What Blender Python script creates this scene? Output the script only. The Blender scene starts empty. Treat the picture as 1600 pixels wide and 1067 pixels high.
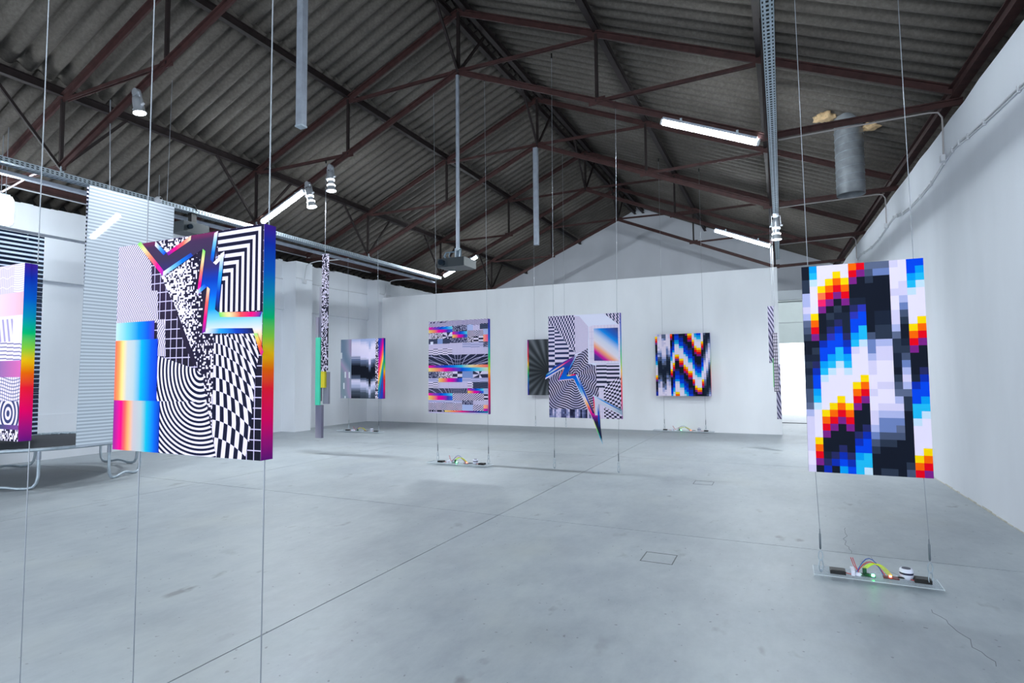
import bpy, bmesh, math, random
from mathutils import Vector, Matrix
random.seed(7)
SC = bpy.context.scene
COL = SC.collection

# ------------------------------------------------------------------ camera
cam_d = bpy.data.cameras.new('camera'); cam = bpy.data.objects.new('camera', cam_d); COL.objects.link(cam)
yaw, pitch, roll = -0.438963, 0.055707, -0.008503
F = Vector((math.sin(yaw)*math.cos(pitch), math.cos(yaw)*math.cos(pitch), math.sin(pitch)))
r0 = Vector((math.cos(yaw), -math.sin(yaw), 0)); u0 = r0.cross(F)
Rv = math.cos(roll)*r0 + math.sin(roll)*u0; Uv = -math.sin(roll)*r0 + math.cos(roll)*u0
m = Matrix.Identity(4)
for i in range(3):
    m[i][0] = Rv[i]; m[i][1] = Uv[i]; m[i][2] = -F[i]
m.translation = Vector((0, 0, 1.5))
cam.matrix_world = m
cam_d.sensor_width = 36; cam_d.lens = 897.04*36/1600; cam_d.clip_start = 0.05; cam_d.clip_end = 200
SC.camera = cam
# ------------------------------------------------------------------ world daylight, added fill lamps, exposure
SC.view_settings.view_transform = 'Standard'; SC.view_settings.look = 'None'
SC.view_settings.exposure = 1.03; SC.view_settings.gamma = 1.0; SC.view_settings.use_curve_mapping = False
w = bpy.data.worlds.new('daylight'); SC.world = w; w.use_nodes = True
w.node_tree.nodes['Background'].inputs[0].default_value = (0.84, 0.92, 1.0, 1)
w.node_tree.nodes['Background'].inputs[1].default_value = 2.2
def area(name, loc, target, sx, sy, power, col):
    d = bpy.data.lights.new(name, 'AREA'); d.shape = 'RECTANGLE'; d.size = sx; d.size_y = sy
    d.energy = power; d.color = col
    o = bpy.data.objects.new(name, d); COL.objects.link(o); o.location = loc
    o.rotation_euler = (Vector(target)-Vector(loc)).to_track_quat('-Z', 'Y').to_euler()
    return o
FILL_COL = (0.80, 0.90, 1.0)
area('rear_fill', (-2.2, -6.6, 2.1), (-4.2, 10, 1.9), 7.6, 3.9, 200, FILL_COL)   # unseen fill lamp added behind the camera for frontal light
area('left_wall_fill', (-3.5, -2.0, 4.2), (-11.0, 6.0, 1.2), 4.0, 1.6, 60, FILL_COL)  # fill lamp added to brighten the left wall; no window is built

# ------------------------------------------------------------------ colour and material helpers
def lin(c):
    if isinstance(c, str):
        c = [int(c[i:i+2], 16)/255 for i in (0, 2, 4)]
    return tuple((x/12.92 if x <= 0.04045 else ((x+0.055)/1.055)**2.4) for x in c[:3]) + (1.0,)
class V:
    """a scalar socket with arithmetic; every operation adds a Math node"""
    def __init__(s, nt, k): s.nt = nt; s.k = k
    def op(s, o, *a):
        n = s.nt.nodes.new('ShaderNodeMath'); n.operation = o
        for i, x in enumerate((s,)+a):
            k = x.k if isinstance(x, V) else x
            if isinstance(k, (int, float)): n.inputs[i].default_value = k
            else: s.nt.links.new(k, n.inputs[i])
        return V(s.nt, n.outputs[0])
    def __add__(s, o): return s.op('ADD', o)
    __radd__ = __add__
    def __mul__(s, o): return s.op('MULTIPLY', o)
    __rmul__ = __mul__
    def __sub__(s, o): return s.op('SUBTRACT', o)
    def __rsub__(s, o): return V(s.nt, float(o)).op('SUBTRACT', s)
    def __truediv__(s, o): return s.op('DIVIDE', o)
    def lt(s, o): return s.op('LESS_THAN', o)
    def gt(s, o): return s.op('GREATER_THAN', o)
    def fl(s): return s.op('FLOOR')
    def fr(s): return s.op('FRACT')
    def sin(s): return s.op('SINE')
    def ab(s): return s.op('ABSOLUTE')
    def mx(s, o): return s.op('MAXIMUM', o)
    def mn(s, o): return s.op('MINIMUM', o)
    def pw(s, o): return s.op('POWER', o)
    def mod(s, o): return s.op('FLOORED_MODULO', o)
    def at2(s, o): return s.op('ARCTAN2', o)
def dist(x, y, cx, cy, sy=1.0):
    a = x-cx; b = (y-cy)*sy
    return (a*a+b*b).pw(0.5)
def cell(x, y):
    n = x.nt.nodes.new('ShaderNodeTexWhiteNoise'); n.noise_dimensions = '2D'
    c = x.nt.nodes.new('ShaderNodeCombineXYZ')
    for i, q in enumerate((x, y)): x.nt.links.new(q.k, c.inputs[i])
    x.nt.links.new(c.outputs[0], n.inputs['Vector'])
    return V(x.nt, n.outputs['Value'])
def mix(f, a, b):
    n = f.nt.nodes.new('ShaderNodeMix'); n.data_type = 'RGBA'
    f.nt.links.new(f.k, n.inputs[0])
    for i, c in ((6, a), (7, b)):
        if isinstance(c, (tuple, str)): n.inputs[i].default_value = lin(c)
        else: f.nt.links.new(c, n.inputs[i])
    return n.outputs[2]
def ramp(f, stops, interp='LINEAR'):
    n = f.nt.nodes.new('ShaderNodeValToRGB'); r = n.color_ramp; r.interpolation = interp
    while len(r.elements) < len(stops): r.elements.new(0.5)
    for e, (p, c) in zip(r.elements, stops): e.position = p; e.color = lin(c)
    f.nt.links.new(f.k, n.inputs[0])
    return n.outputs[0]
def ev(*cols):
    return [(i/(len(cols)-1), c) for i, c in enumerate(cols)]
MATS = {}
PAPER = (.97, .865, .89, 1)
def base_mat(name, rough=0.5, spec=0.4, metal=0.0):
    mt = bpy.data.materials.new(name); mt.use_nodes = True
    b = mt.node_tree.nodes['Principled BSDF']
    b.inputs['Roughness'].default_value = rough; b.inputs['Metallic'].default_value = metal
    b.inputs['Specular IOR Level'].default_value = spec
    return mt, mt.node_tree, b
def art(name, fn, rough=0.42, uv=False):
    """flat print: fn(u, v) -> colour; u, v are metres on the panel (or 0..1 across the shape)"""
    if name in MATS: return MATS[name]
    mt, nt, b = base_mat(name, rough, 0.06)
    tc = nt.nodes.new('ShaderNodeTexCoord'); sp = nt.nodes.new('ShaderNodeSeparateXYZ')
    nt.links.new(tc.outputs['UV' if uv else 'Object'], sp.inputs[0])
    c = fn(V(nt, sp.outputs[0]), V(nt, sp.outputs[1 if uv else 2]))
    tn = nt.nodes.new('ShaderNodeMix'); tn.data_type = 'RGBA'; tn.blend_type = 'MULTIPLY'; tn.inputs[0].default_value = 1
    nt.links.new(c, tn.inputs[6]); tn.inputs[7].default_value = PAPER       # warm lilac paper under the inks
    nt.links.new(tn.outputs[2], b.inputs['Base Color']); MATS[name] = mt
    return mt
def plain(name, col, rough=0.5, metal=0.0, spec=0.4, noise=0.0, scale=6.0, bump=0.0, emit=0.0, ecol=None):
    if name in MATS: return MATS[name]
    mt, nt, b = base_mat(name, rough, spec, metal)
    b.inputs['Base Color'].default_value = lin(col)
    if noise or bump:
        tc = nt.nodes.new('ShaderNodeTexCoord'); n = nt.nodes.new('ShaderNodeTexNoise')
        n.inputs['Scale'].default_value = scale; n.inputs['Detail'].default_value = 5
        nt.links.new(tc.outputs['Object'], n.inputs['Vector'])
        if noise:
            f = V(nt, n.outputs[0])
            c = lin(col)
            r = nt.nodes.new('ShaderNodeValToRGB'); nt.links.new(n.outputs[0], r.inputs[0])
            r.color_ramp.elements[0].position = .3; r.color_ramp.elements[1].position = .7
            r.color_ramp.elements[0].color = tuple(x*(1-noise) for x in c[:3])+(1,)
            r.color_ramp.elements[1].color = tuple(min(1, x*(1+noise)) for x in c[:3])+(1,)
            nt.links.new(r.outputs[0], b.inputs['Base Color'])
        if bump:
            bp = nt.nodes.new('ShaderNodeBump'); bp.inputs['Strength'].default_value = bump
            bp.inputs['Distance'].default_value = 0.01
            nt.links.new(n.outputs[0], bp.inputs['Height']); nt.links.new(bp.outputs[0], b.inputs['Normal'])
    if emit:
        b.inputs['Emission Color'].default_value = ecol or (0.85, 0.94, 1, 1)
        b.inputs['Emission Strength'].default_value = emit
    MATS[name] = mt
    return mt

# ------------------------------------------------------------------ mesh helpers
WL = {}
def wloc(o): return WL.get(o.name, Vector((0, 0, 0)))
class MB:
    def __init__(s): s.v = []; s.f = []; s.mi = []; s.uv = []; s.sm = []
    def face(s, pts, mi=0, uvs=None, smooth=False):
        n = len(s.v); s.v += [tuple(p) for p in pts]; s.f.append(tuple(range(n, n+len(pts)))); s.mi.append(mi)
        s.uv.append(uvs); s.sm.append(smooth)
    def raw(s, vs, fs, smooth=False, mi=0):
        n = len(s.v); s.v += [tuple(p) for p in vs]
        for f in fs: s.f.append(tuple(n+i for i in f)); s.mi.append(mi); s.uv.append(None); s.sm.append(smooth)
    def box(s, x0, y0, z0, x1, y1, z1):
        vs = [(x, y, z) for z in (z0, z1) for y in (y0, y1) for x in (x0, x1)]
        s.raw(vs, [(0, 2, 3, 1), (4, 5, 7, 6), (0, 1, 5, 4), (2, 6, 7, 3), (0, 4, 6, 2), (1, 3, 7, 5)]); return s
    def bar(s, p, q, w, h, up=(0, 0, 1)):
        p = Vector(p); q = Vector(q); d = (q-p).normalized(); up = Vector(up)
        a = d.cross(up)
        if a.length < 1e-4: a = d.cross(Vector((0, 1, 0)))
        a.normalize(); b = a.cross(d).normalized()
        vs = [e + a*i*w/2 + b*j*h/2 for e in (p, q) for j in (-1, 1) for i in (-1, 1)]
        s.raw(vs, [(0, 2, 3, 1), (4, 5, 7, 6), (0, 1, 5, 4), (2, 6, 7, 3), (0, 4, 6, 2), (1, 3, 7, 5)]); return s
    def tbar(s, p, q, w, h):       # T section: flange on top, web under it
        p = Vector(p); q = Vector(q); d = (q-p).normalized(); a = d.cross(Vector((0, 0, 1))).normalized(); b = a.cross(d)
        s.bar(p+b*(h/2-.008), q+b*(h/2-.008), w, .016); s.bar(p-b*.008, q-b*.008, .03, h-.016); return s
    def tube(s, pts, r, n=8, caps=True):
        pts = [Vector(p) for p in pts]; k = len(pts); rs = r if isinstance(r, (list, tuple)) else [r]*k
        vs = []; prev = None
        for i, p in enumerate(pts):
            d = (pts[min(i+1, k-1)]-pts[max(i-1, 0)]).normalized()
            if prev is None:
                a = d.cross(Vector((0, 0, 1)))
                if a.length < 1e-3: a = d.cross(Vector((1, 0, 0)))
            else: a = prev - d*prev.dot(d)
            a.normalize(); prev = a; b = d.cross(a)
            vs += [p + (a*math.cos(2*math.pi*j/n) + b*math.sin(2*math.pi*j/n))*rs[i] for j in range(n)]
        fs = [(i*n+j, i*n+(j+1) % n, (i+1)*n+(j+1) % n, (i+1)*n+j) for i in range(k-1) for j in range(n)]
        s.raw(vs, fs, True)
        if caps:
            s.face([vs[j] for j in range(n)][::-1]); s.face([vs[(k-1)*n+j] for j in range(n)])
        return s
    def prism(s, poly, y0, y1, mi=0):   # polygon in x, z pushed along y
        n = len(poly)
        ar = sum(poly[i][0]*poly[(i+1) % n][1]-poly[(i+1) % n][0]*poly[i][1] for i in range(n))
        if ar < 0: poly = poly[::-1]
        s.face([(x, y0, z) for x, z in poly], mi); s.face([(x, y1, z) for x, z in poly[::-1]], mi)
        for i in range(n):
            a = poly[i]; b = poly[(i+1) % n]
            s.face([(a[0], y0, a[1]), (a[0], y1, a[1]), (b[0], y1, b[1]), (b[0], y0, b[1])], mi)
        return s
    def build(s, name, mat, parent=None, loc=None, local=False):
        me = bpy.data.meshes.new(name)
        off = Vector((0, 0, 0)) if local else (Vector(loc) if loc is not None else Vector((0, 0, 0)))
        if parent is not None and loc is None and not local: off = wloc(parent)
        vs = [tuple(Vector(v)-off) for v in s.v]
        me.from_pydata(vs, [], s.f)
        mats = mat if isinstance(mat, list) else [mat]
        for x in mats: me.materials.append(x)
        for p, mi, sm in zip(me.polygons, s.mi, s.sm): p.material_index = mi; p.use_smooth = sm
        if any(u for u in s.uv):
            l = me.uv_layers.new(name='UVMap')
            for p, u in zip(me.polygons, s.uv):
                if u:
                    for li, q in zip(p.loop_indices, u): l.data[li].uv = q
        me.update()
        o = bpy.data.objects.new(name, me); COL.objects.link(o)
        WL[o.name] = off.copy() if not local else (wloc(parent) if parent else Vector((0, 0, 0)))
        if parent is not None:
            o.parent = parent
            if loc is not None: o.location = off - wloc(parent)
        else: o.location = off
        return o
def tag(o, label=None, cat=None, group=None, kind=None):
    if label: o['label'] = label
    if cat: o['category'] = cat
    if group: o['group'] = group
    if kind: o['kind'] = kind
    return o
def empty(name, loc, label=None, cat=None, group=None, kind=None):
    o = bpy.data.objects.new(name, None); COL.objects.link(o); o.location = loc; o.empty_display_size = .2
    WL[o.name] = Vector(loc)
    return tag(o, label, cat, group, kind)

# ------------------------------------------------------------------ materials of the hall
def wall_paint(name, col, rough=.75):
    mt, nt, b = base_mat(name, rough, .25)
    tc = nt.nodes.new('ShaderNodeTexCoord')
    mp = nt.nodes.new('ShaderNodeMapping'); mp.inputs['Scale'].default_value = (1, 1, .35); nt.links.new(tc.outputs['Object'], mp.inputs[0])
    n = nt.nodes.new('ShaderNodeTexNoise'); n.inputs['Scale'].default_value = 1.1; n.inputs['Detail'].default_value = 6
    nt.links.new(mp.outputs[0], n.inputs['Vector'])
    n2 = nt.nodes.new('ShaderNodeTexNoise'); n2.inputs['Scale'].default_value = 45; n2.inputs['Detail'].default_value = 3
    nt.links.new(tc.outputs['Object'], n2.inputs['Vector'])
    f = V(nt, n.outputs[0])
    c = ramp(f, [(.3, tuple(x*.95 for x in col)), (.7, col)])
    nt.links.new(c, b.inputs['Base Color'])
    bp = nt.nodes.new('ShaderNodeBump'); bp.inputs['Strength'].default_value = .12; bp.inputs['Distance'].default_value = .006
    nt.links.new((f*2+V(nt, n2.outputs[0])*.5).k, bp.inputs['Height']); nt.links.new(bp.outputs[0], b.inputs['Normal'])
    MATS[name] = mt; return mt
M_WALL = wall_paint('white_wall_paint', (.885, .90, .925))
M_PART = wall_paint('partition_paint', (.93, .94, .955), .6)
M_GABLE = wall_paint('gable_paint', (.80, .81, .84))
def concrete():
    mt, nt, b = base_mat('smooth_grey_concrete', .5, .45)
    tc = nt.nodes.new('ShaderNodeTexCoord'); ge = nt.nodes.new('ShaderNodeNewGeometry')
    def noise(sc, det, rough=.5, squash=None):
        n = nt.nodes.new('ShaderNodeTexNoise'); n.inputs['Scale'].default_value = sc; n.inputs['Detail'].default_value = det
        n.inputs['Roughness'].default_value = rough
        if squash:
            mp = nt.nodes.new('ShaderNodeMapping'); mp.inputs['Scale'].default_value = squash
            nt.links.new(ge.outputs['Position'], mp.inputs[0]); nt.links.new(mp.outputs[0], n.inputs['Vector'])
        else: nt.links.new(ge.outputs['Position'], n.inputs['Vector'])
        return V(nt, n.outputs[0])
    big = noise(.55, 5, .6); mid = noise(3.2, 8, .68, (1, .55, 1)); fine = noise(60, 3); spot = noise(4.5, 3, .5, (1, .6, 1)); gate = noise(1.1, 2)
    t = big*.38+mid*.47+noise(14, 4, .7, (1, .45, 1))*.15
    c = ramp(t, [(.30, (.50, .53, .555)), (.44, (.575, .605, .63)), (.54, (.62, .65, .67)), (.64, (.655, .685, .695)), (.72, (.70, .72, .73))])
    # worn dark scuffs
    s = ((spot-.635)*12).mx(0).mn(1)*((gate-.47)*8).mx(0).mn(1)
    c = mix(s*.6, c, (.36, .36, .36))
    sp2 = noise(26, 1); s2 = ((sp2-.735)*30).mx(0).mn(1)
    c = mix(s2*.55, c, (.28, .28, .28))
    warm = noise(.8, 3); c = mix(((warm-.55)*4).mx(0).mn(1)*.28, c, (.60, .605, .565))
    nt.links.new(c, b.inputs['Base Color'])
    rr = (mid*.35+.30).mx(.28).mn(.62); nt.links.new(rr.k, b.inputs['Roughness'])
    bp = nt.nodes.new('ShaderNodeBump'); bp.inputs['Strength'].default_value = .08; bp.inputs['Distance'].default_value = .004
    nt.links.new((fine*.4+mid).k, bp.inputs['Height']); nt.links.new(bp.outputs[0], b.inputs['Normal'])
    MATS['concrete'] = mt; return mt
M_FLOOR = concrete()
def fibre_cement():
    mt, nt, b = base_mat('grey_fibre_cement', .85, .2)
    ge = nt.nodes.new('ShaderNodeNewGeometry')
    n = nt.nodes.new('ShaderNodeTexNoise'); n.inputs['Scale'].default_value = 22; n.inputs['Detail'].default_value = 6; n.inputs['Roughness'].default_value = .7
    nt.links.new(ge.outputs['Position'], n.inputs['Vector'])
    n2 = nt.nodes.new('ShaderNodeTexNoise'); n2.inputs['Scale'].default_value = .9; n2.inputs['Detail'].default_value = 4
    nt.links.new(ge.outputs['Position'], n2.inputs['Vector'])
    c = ramp(V(nt, n.outputs[0])*.6+V(nt, n2.outputs[0])*.4, [(.32, (.30, .28, .265)), (.5, (.36, .34, .32)), (.64, (.41, .39, .37)), (.76, (.50, .485, .465))])
    nt.links.new(c, b.inputs['Base Color'])
    bp = nt.nodes.new('ShaderNodeBump'); bp.inputs['Strength'].default_value = .25; bp.inputs['Distance'].default_value = .004
    nt.links.new(n.outputs[0], bp.inputs['Height']); nt.links.new(bp.outputs[0], b.inputs['Normal'])
    MATS['cement'] = mt; return mt
M_ROOF = fibre_cement()
M_RUST = plain('rust_red_steel', (.225, .135, .13), .65, 0, .3, .3, 9, .2)
M_DARKRUST = plain('dark_rust_steel', (.12, .085, .085), .7, 0, .3, .3, 9)
M_DARK = plain('dark_gap', (.05, .05, .055), .9)
M_GALV = plain('galvanised_steel', (.66, .71, .75), .42, .5, .5, .15, 14)
M_GALVP = plain('galvanised_tube', (.60, .63, .68), .5, .45, .5, .12, 10)
M_SLOT = plain('slot_black', (.06, .07, .08), .8)
M_WIRE = plain('steel_wire', (.58, .60, .63), .35, .5)
M_BLACK = plain('black_plastic', (.035, .035, .04), .45)
M_SILVER = plain('silver_lamp_body', (.72, .74, .77), .35, .6)
M_TUBE = plain('fluorescent_glow', (1, 1, 1), .5, emit=135)
M_LENS = plain('spot_lens_glow', (1, 1, 1), .5, emit=14)
M_RING = plain('frosted_glow_ring', (1, 1, 1), .5, emit=3.0)
M_PIPE = plain('white_painted_pipe', (.78, .79, .81), .5)
M_CREAM = plain('cream_door_paint', (.83, .86, .85), .6, noise=.04, scale=2)

# ------------------------------------------------------------------ setting
XR = -4.93
def zroof(x): return 8.0-.4255*abs(x-XR)
def xwall(y): return 1.93-.028*(y-7.8)
floor = empty('floor', (0, 0, 0), kind='structure')
MB().box(-12.9, -7.2, -.3, 2.6, 22.8, -.02).build('floor_bed', M_DARK, floor)
xs = [-12.6, -7.45, -2.775, 2.4]; ys = [-7.0, 5.53, 10.15, 18.55, 22.6]
g = .005
for i in range(3):
    for j in range(4):
        MB().box(xs[i]+g, ys[j]+g, -.05, xs[i+1]-g, ys[j+1]-g, 0).build('floor_slab', M_FLOOR, floor)
for (cx, cy, s) in ((-.95, 4.785, .255), (-1.01, 8.215, .25)):      # two square inspection covers let into the concrete
    mb = MB()
    for (a, b2, c, d) in ((-.5, -.5, .5, -.47), (-.5, .47, .5, .5), (-.5, -.5, -.47, .5), (.47, -.5, .5, .5)):
        mb.box(cx+a*s, cy+b2*s, .0, cx+c*s, cy+d*s, .0015)
    mb.build('cover_joint', plain('cover_joint_grey', (.40, .41, .41), .8), floor)
def wander(p, q, n, seed):
    rn = random.Random(seed); p = Vector(p); q = Vector(q); side = Vector((-(q-p).y, (q-p).x)).normalized(); o = 0; out = []
    for i in range(n+1):
        out.append(tuple(p.lerp(q, i/n)+side*o)); o = o*.8+rn.uniform(-.022, .022)
    return out
crk = [wander((.80, 4.45), (.95, 3.75), 14, 1), wander((.88, 3.55), (.98, 2.55), 18, 2), wander((.50, 6.4), (.46, 5.54), 14, 3), wander((.60, 5.5), (.74, 5.0), 10, 4)]
for path in crk:
    mb = MB()
    for a, b2 in zip(path, path[1:]):
        mb.bar((a[0], a[1], .0005), (b2[0], b2[1], .0005), .003, .001)
    mb.build('floor_crack', plain('crack_dark', (.42, .43, .44), .9), floor)
MB().box(-.9, 18.5, 0, 1.62, 18.6, .012).build('threshold', plain('threshold_dark', (.18, .19, .2), .6), floor)
MB().box(-30, 22.81, -.3, 30, 70, -.02).build('ground', plain('pale_concrete_yard', (.80, .80, .80), .9), None)
bpy.data.objects['ground']['kind'] = 'structure'

def wall(name, mb, mat=M_WALL): return tag(mb.build(name, mat), kind='structure')
# left wall with its beam band and plinth
WLX = -12.25
wl = empty('wall_left', (WLX, 8, 0), kind='structure')
mb = MB(); mb.box(WLX-.3, -7.0, 0, WLX, 22.5, 4.60)
mb.build('wall_face', M_WALL, wl)
mb = MB(); yy = -7.0
while yy < 22.4:                                            # ragged mortar line along the wall head
    l = random.uniform(.12, .4); mb.box(WLX-.28, yy, 4.6, WLX-.02, min(yy+l, 22.5), 4.6+random.uniform(.02, .07)); yy += l
mb.build('wall_head', M_WALL, wl)
cols = [(.0, .56), (4.25, 4.85), (7.83, 8.42), (11.40, 11.99), (14.92, 15.52)]
prev = -7.0
for (a, b2) in cols:
    MB().box(WLX-.05, a, 0, -11.75, b2, 4.58).build('pilaster', M_WALL, wl)
    MB().box(WLX-.05, prev, 3.28, WLX+.09, a, 3.70).build('beam_band', M_WALL, wl)
    MB().box(WLX-.05, prev, 0, WLX+.025, a, .82).build('plinth', M_WALL, wl)
    prev = b2
# right wall, slightly skewed
wr = empty('wall_right', (2, 8, 0), kind='structure')
mb = MB(); n = 60; ya, yb = -7.0, 22.6; zt = []
for i in range(n+1): zt.append(4.50+random.uniform(-.018, .018))
for i in range(n):
    y0 = ya+(yb-ya)*i/n; y1 = ya+(yb-ya)*(i+1)/n; xa = xwall(y0); xb = xwall(y1)
    mb.face([(xa, y0, 0), (xa, y0, zt[i]), (xb, y1, zt[i+1]), (xb, y1, 0)])
    mb.face([(xa, y0, zt[i]), (xa+.35, y0, zt[i]), (xb+.35, y1, zt[i+1]), (xb, y1, zt[i+1])])
    mb.face([(xa+.35, y0, 0), (xb+.35, y1, 0), (xb+.35, y1, zt[i+1]), (xa+.35, y0, zt[i])])
mb.build('wall_face', M_WALL, wr)
mb = MB(); yy = 3.0
while yy < 14:                                              # dusty chipped plaster foot
    l = random.uniform(.08, .35); xa = xwall(yy); h = random.uniform(.006, .022)
    mb.box(xa-.012, yy, 0, xa+.05, yy+l*.9, h); yy += l
mb.build('plaster_foot', plain('dusty_plaster', (.74, .73, .69), .9, noise=.15, scale=12), wr)
# gable at the far end with a doorway on its right, closing wall behind the camera
def gable(y0, y1, hole):
    mb = MB(); L, R_ = -12.6, 2.2
    def top(x): return zroof(x)+.015
    if hole:
        a, b2, h = hole
        mb.prism([(L, 0), (a, 0), (a, top(a)), (XR, top(XR)), (L, top(L))], y0, y1)
        mb.prism([(a, h), (b2, h), (b2, top(b2)), (a, top(a))], y0, y1); mb.prism([(b2, 0), (R_, 0), (R_, top(R_)), (b2, top(b2))], y0, y1)
    else: mb.prism([(L, 0), (R_, 0), (R_, top(R_)), (XR, top(XR)), (L, top(L))], y0, y1)
    return mb
gb = gable(22.5, 22.75, (-.5, 1.35, 2.75)); gb.prism([(XR-.4, 7.8), (XR+.4, 7.8), (XR+.4, 7.9), (XR, 8.12), (XR-.4, 7.9)], 22.51, 22.74)
wall('wall_back', gb, M_GABLE)
wall('wall_front', gable(-7.2, -6.95, (-6.0, 1.6, 4.05)), M_GABLE)  # opening invented to go with the added fill lamp behind the camera
# white partition across the hall
wall('wall_partition', MB().box(-12.24, 15.08, 0, -.04, 15.20, 4.0), M_PART)
# doorway wall behind the partition: cream sliding door over the bright opening
dr = empty('door_1', (.5, 18.6, 0), kind='structure')
MB().box(-3.0, 18.58, 3.58, xwall(18.6)-.002, 18.72, 3.86).build('header', plain('grey_header_paint', (.62, .64, .66), .7), dr)
MB().box(-3.0, 18.6, 2.92, 1.6, 18.66, 3.57).build('door_panel', M_CREAM, dr)
MB().box(-3.0, 18.6, 2.32, 1.6, 18.66, 2.905).build('door_panel', M_CREAM, dr)
mb = MB(); mb.box(-3.0, 18.57, 3.52, 1.6, 18.59, 3.55)
for k in range(30): mb.box(-1.2+k*.09, 18.56, 3.525, -1.2+k*.09+.03, 18.575, 3.545)
mb.build('door_rail', plain('door_rail_grey', (.45, .47, .48), .6), dr)
MB().box(-3.0, 18.6, 0, -.75, 18.66, 2.32).build('door_panel', M_CREAM, dr)

# ------------------------------------------------------------------ roof
ceil = empty('ceiling', (XR, 8, 8), kind='structure')
PITCH = .255; NW = 4; AMP = .046
def sheet_mesh(L):
    seg = 10; n = NW*seg; vs = []; fs = []
    for k in range(2):
        for i in range(n+2):
            y = i*PITCH/seg; z = .098*((1+math.cos(2*math.pi*i/seg))/2)**1.7-.045
            vs.append((0 if k == 0 else L, y, z))
    m2 = n+2
    for i in range(n+1): fs.append((i, i+1, m2+i+1, m2+i))
    t = len(vs); vs += [(x, y, z+.009) for x, y, z in vs[:t]]
    for i in range(n+1): fs.append((t+i, t+m2+i, t+m2+i+1, t+i+1))
    for i in range(n+1):
        fs.append((i, t+i, t+i+1, i+1)); fs.append((m2+i, m2+i+1, t+m2+i+1, t+m2+i))
    me = bpy.data.meshes.new('roof_sheet'); me.from_pydata(vs, [], fs); me.materials.append(M_ROOF)
    for p in me.polygons[:2*(n+1)]: p.use_smooth = True
    me.update(); return me
SL = math.atan(.4255); W1 = NW*PITCH
rows = [(.12, 2.62, .028), (2.44, 5.02, .014), (4.86, 7.75, 0)]      # horizontal run from the ridge, lift
for (a, b2, lift) in rows:
    me = sheet_mesh((b2-a)/math.cos(SL))
    for side in (1, -1):
        for k in range(23):
            y = -.6+k*W1
            o = bpy.data.objects.new('roof_sheet', me); COL.objects.link(o); o.parent = ceil
            x = XR+side*a; z = 8.05-.4255*a+lift
            yo = y if side == 1 else y+W1
            o.location = Vector((x, yo, z))-wloc(ceil)
            o.rotation_euler = (0, SL, 0) if side == 1 else (0, SL, math.pi)
for side in (1, -1):                                        # plain roof over the part behind the camera
    MB().prism([(XR, 8.05), (XR+side*7.75, 8.05-.4255*7.75), (XR+side*7.75, 8.08-.4255*7.75), (XR, 8.08)], -7.2, -.55).build('roof_deck', M_ROOF, ceil)
mb = MB(); mb.prism([(XR-.3, 7.99), (XR, 8.11), (XR+.3, 7.99), (XR+.3, 8.02), (XR, 8.14), (XR-.3, 8.02)], -.6, 22.7)
mb.build('ridge_cap', M_DARKRUST, ceil)
MB().box(-12.85, -7.2, 4.2, -12.62, 22.7, 4.85).build('eave_filler', M_DARK, ceil)  # dark filler added to close the eave gap against outside light
MB().box(2.35, -7.2, 4.2, 2.6, 22.7, 5.0).build('eave_filler', M_DARK, ceil)

# purlins and eave beams (run the length of the hall)
def zch(x): return 7.756-.4255*abs(x-XR)
for (x, nm, lab) in ((XR-.16, 'purlin', 'dark steel ridge purlin, the left one of the pair under the roof ridge'),
                (XR+.16, 'purlin', 'dark steel ridge purlin, the right one of the pair under the roof ridge'),
                (-7.38, 'purlin', 'dark steel purlin halfway up the left roof slope'), (-2.46, 'purlin', 'dark steel purlin halfway up the right roof slope'),
                (-9.8, 'purlin', 'dark steel purlin low on the left roof slope above the cable tray'), (-.15, 'purlin', 'dark steel purlin low on the right roof slope beside the slotted cable tray'),
                (-12.0, 'eave_beam', 'rust red steel eave beam above the head of the left wall'), (1.62, 'eave_beam', 'rust red steel eave beam above the head of the right wall')):
    z = zch(x)+.152
    e = empty(nm, (x, 8, z), lab, 'purlin' if nm == 'purlin' else 'beam')
    mt = M_DARKRUST if nm == 'purlin' else M_RUST
    if x > 1:
        a = xwall(-.6)+.06; b2 = xwall(22.48)+.06
        MB().bar((a, -.6, 4.83), (b2, 22.48, 4.83), .02, .13).build('web', mt, e)
        for zz in (4.765, 4.895): MB().bar((a, -.6, zz), (b2, 22.48, zz), .10, .012).build('flange', mt, e)
        continue
    MB().box(x-.012, -.6, z-.055, x+.012, 22.48, z+.05).build('web', mt, e)
    MB().box(x-.045, -.6, z-.065, x+.045, 22.48, z-.055).build('flange', mt, e)
    MB().box(x-.045, -.6, z+.05, x+.045, 22.48, z+.06).build('flange', mt, e)

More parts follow.
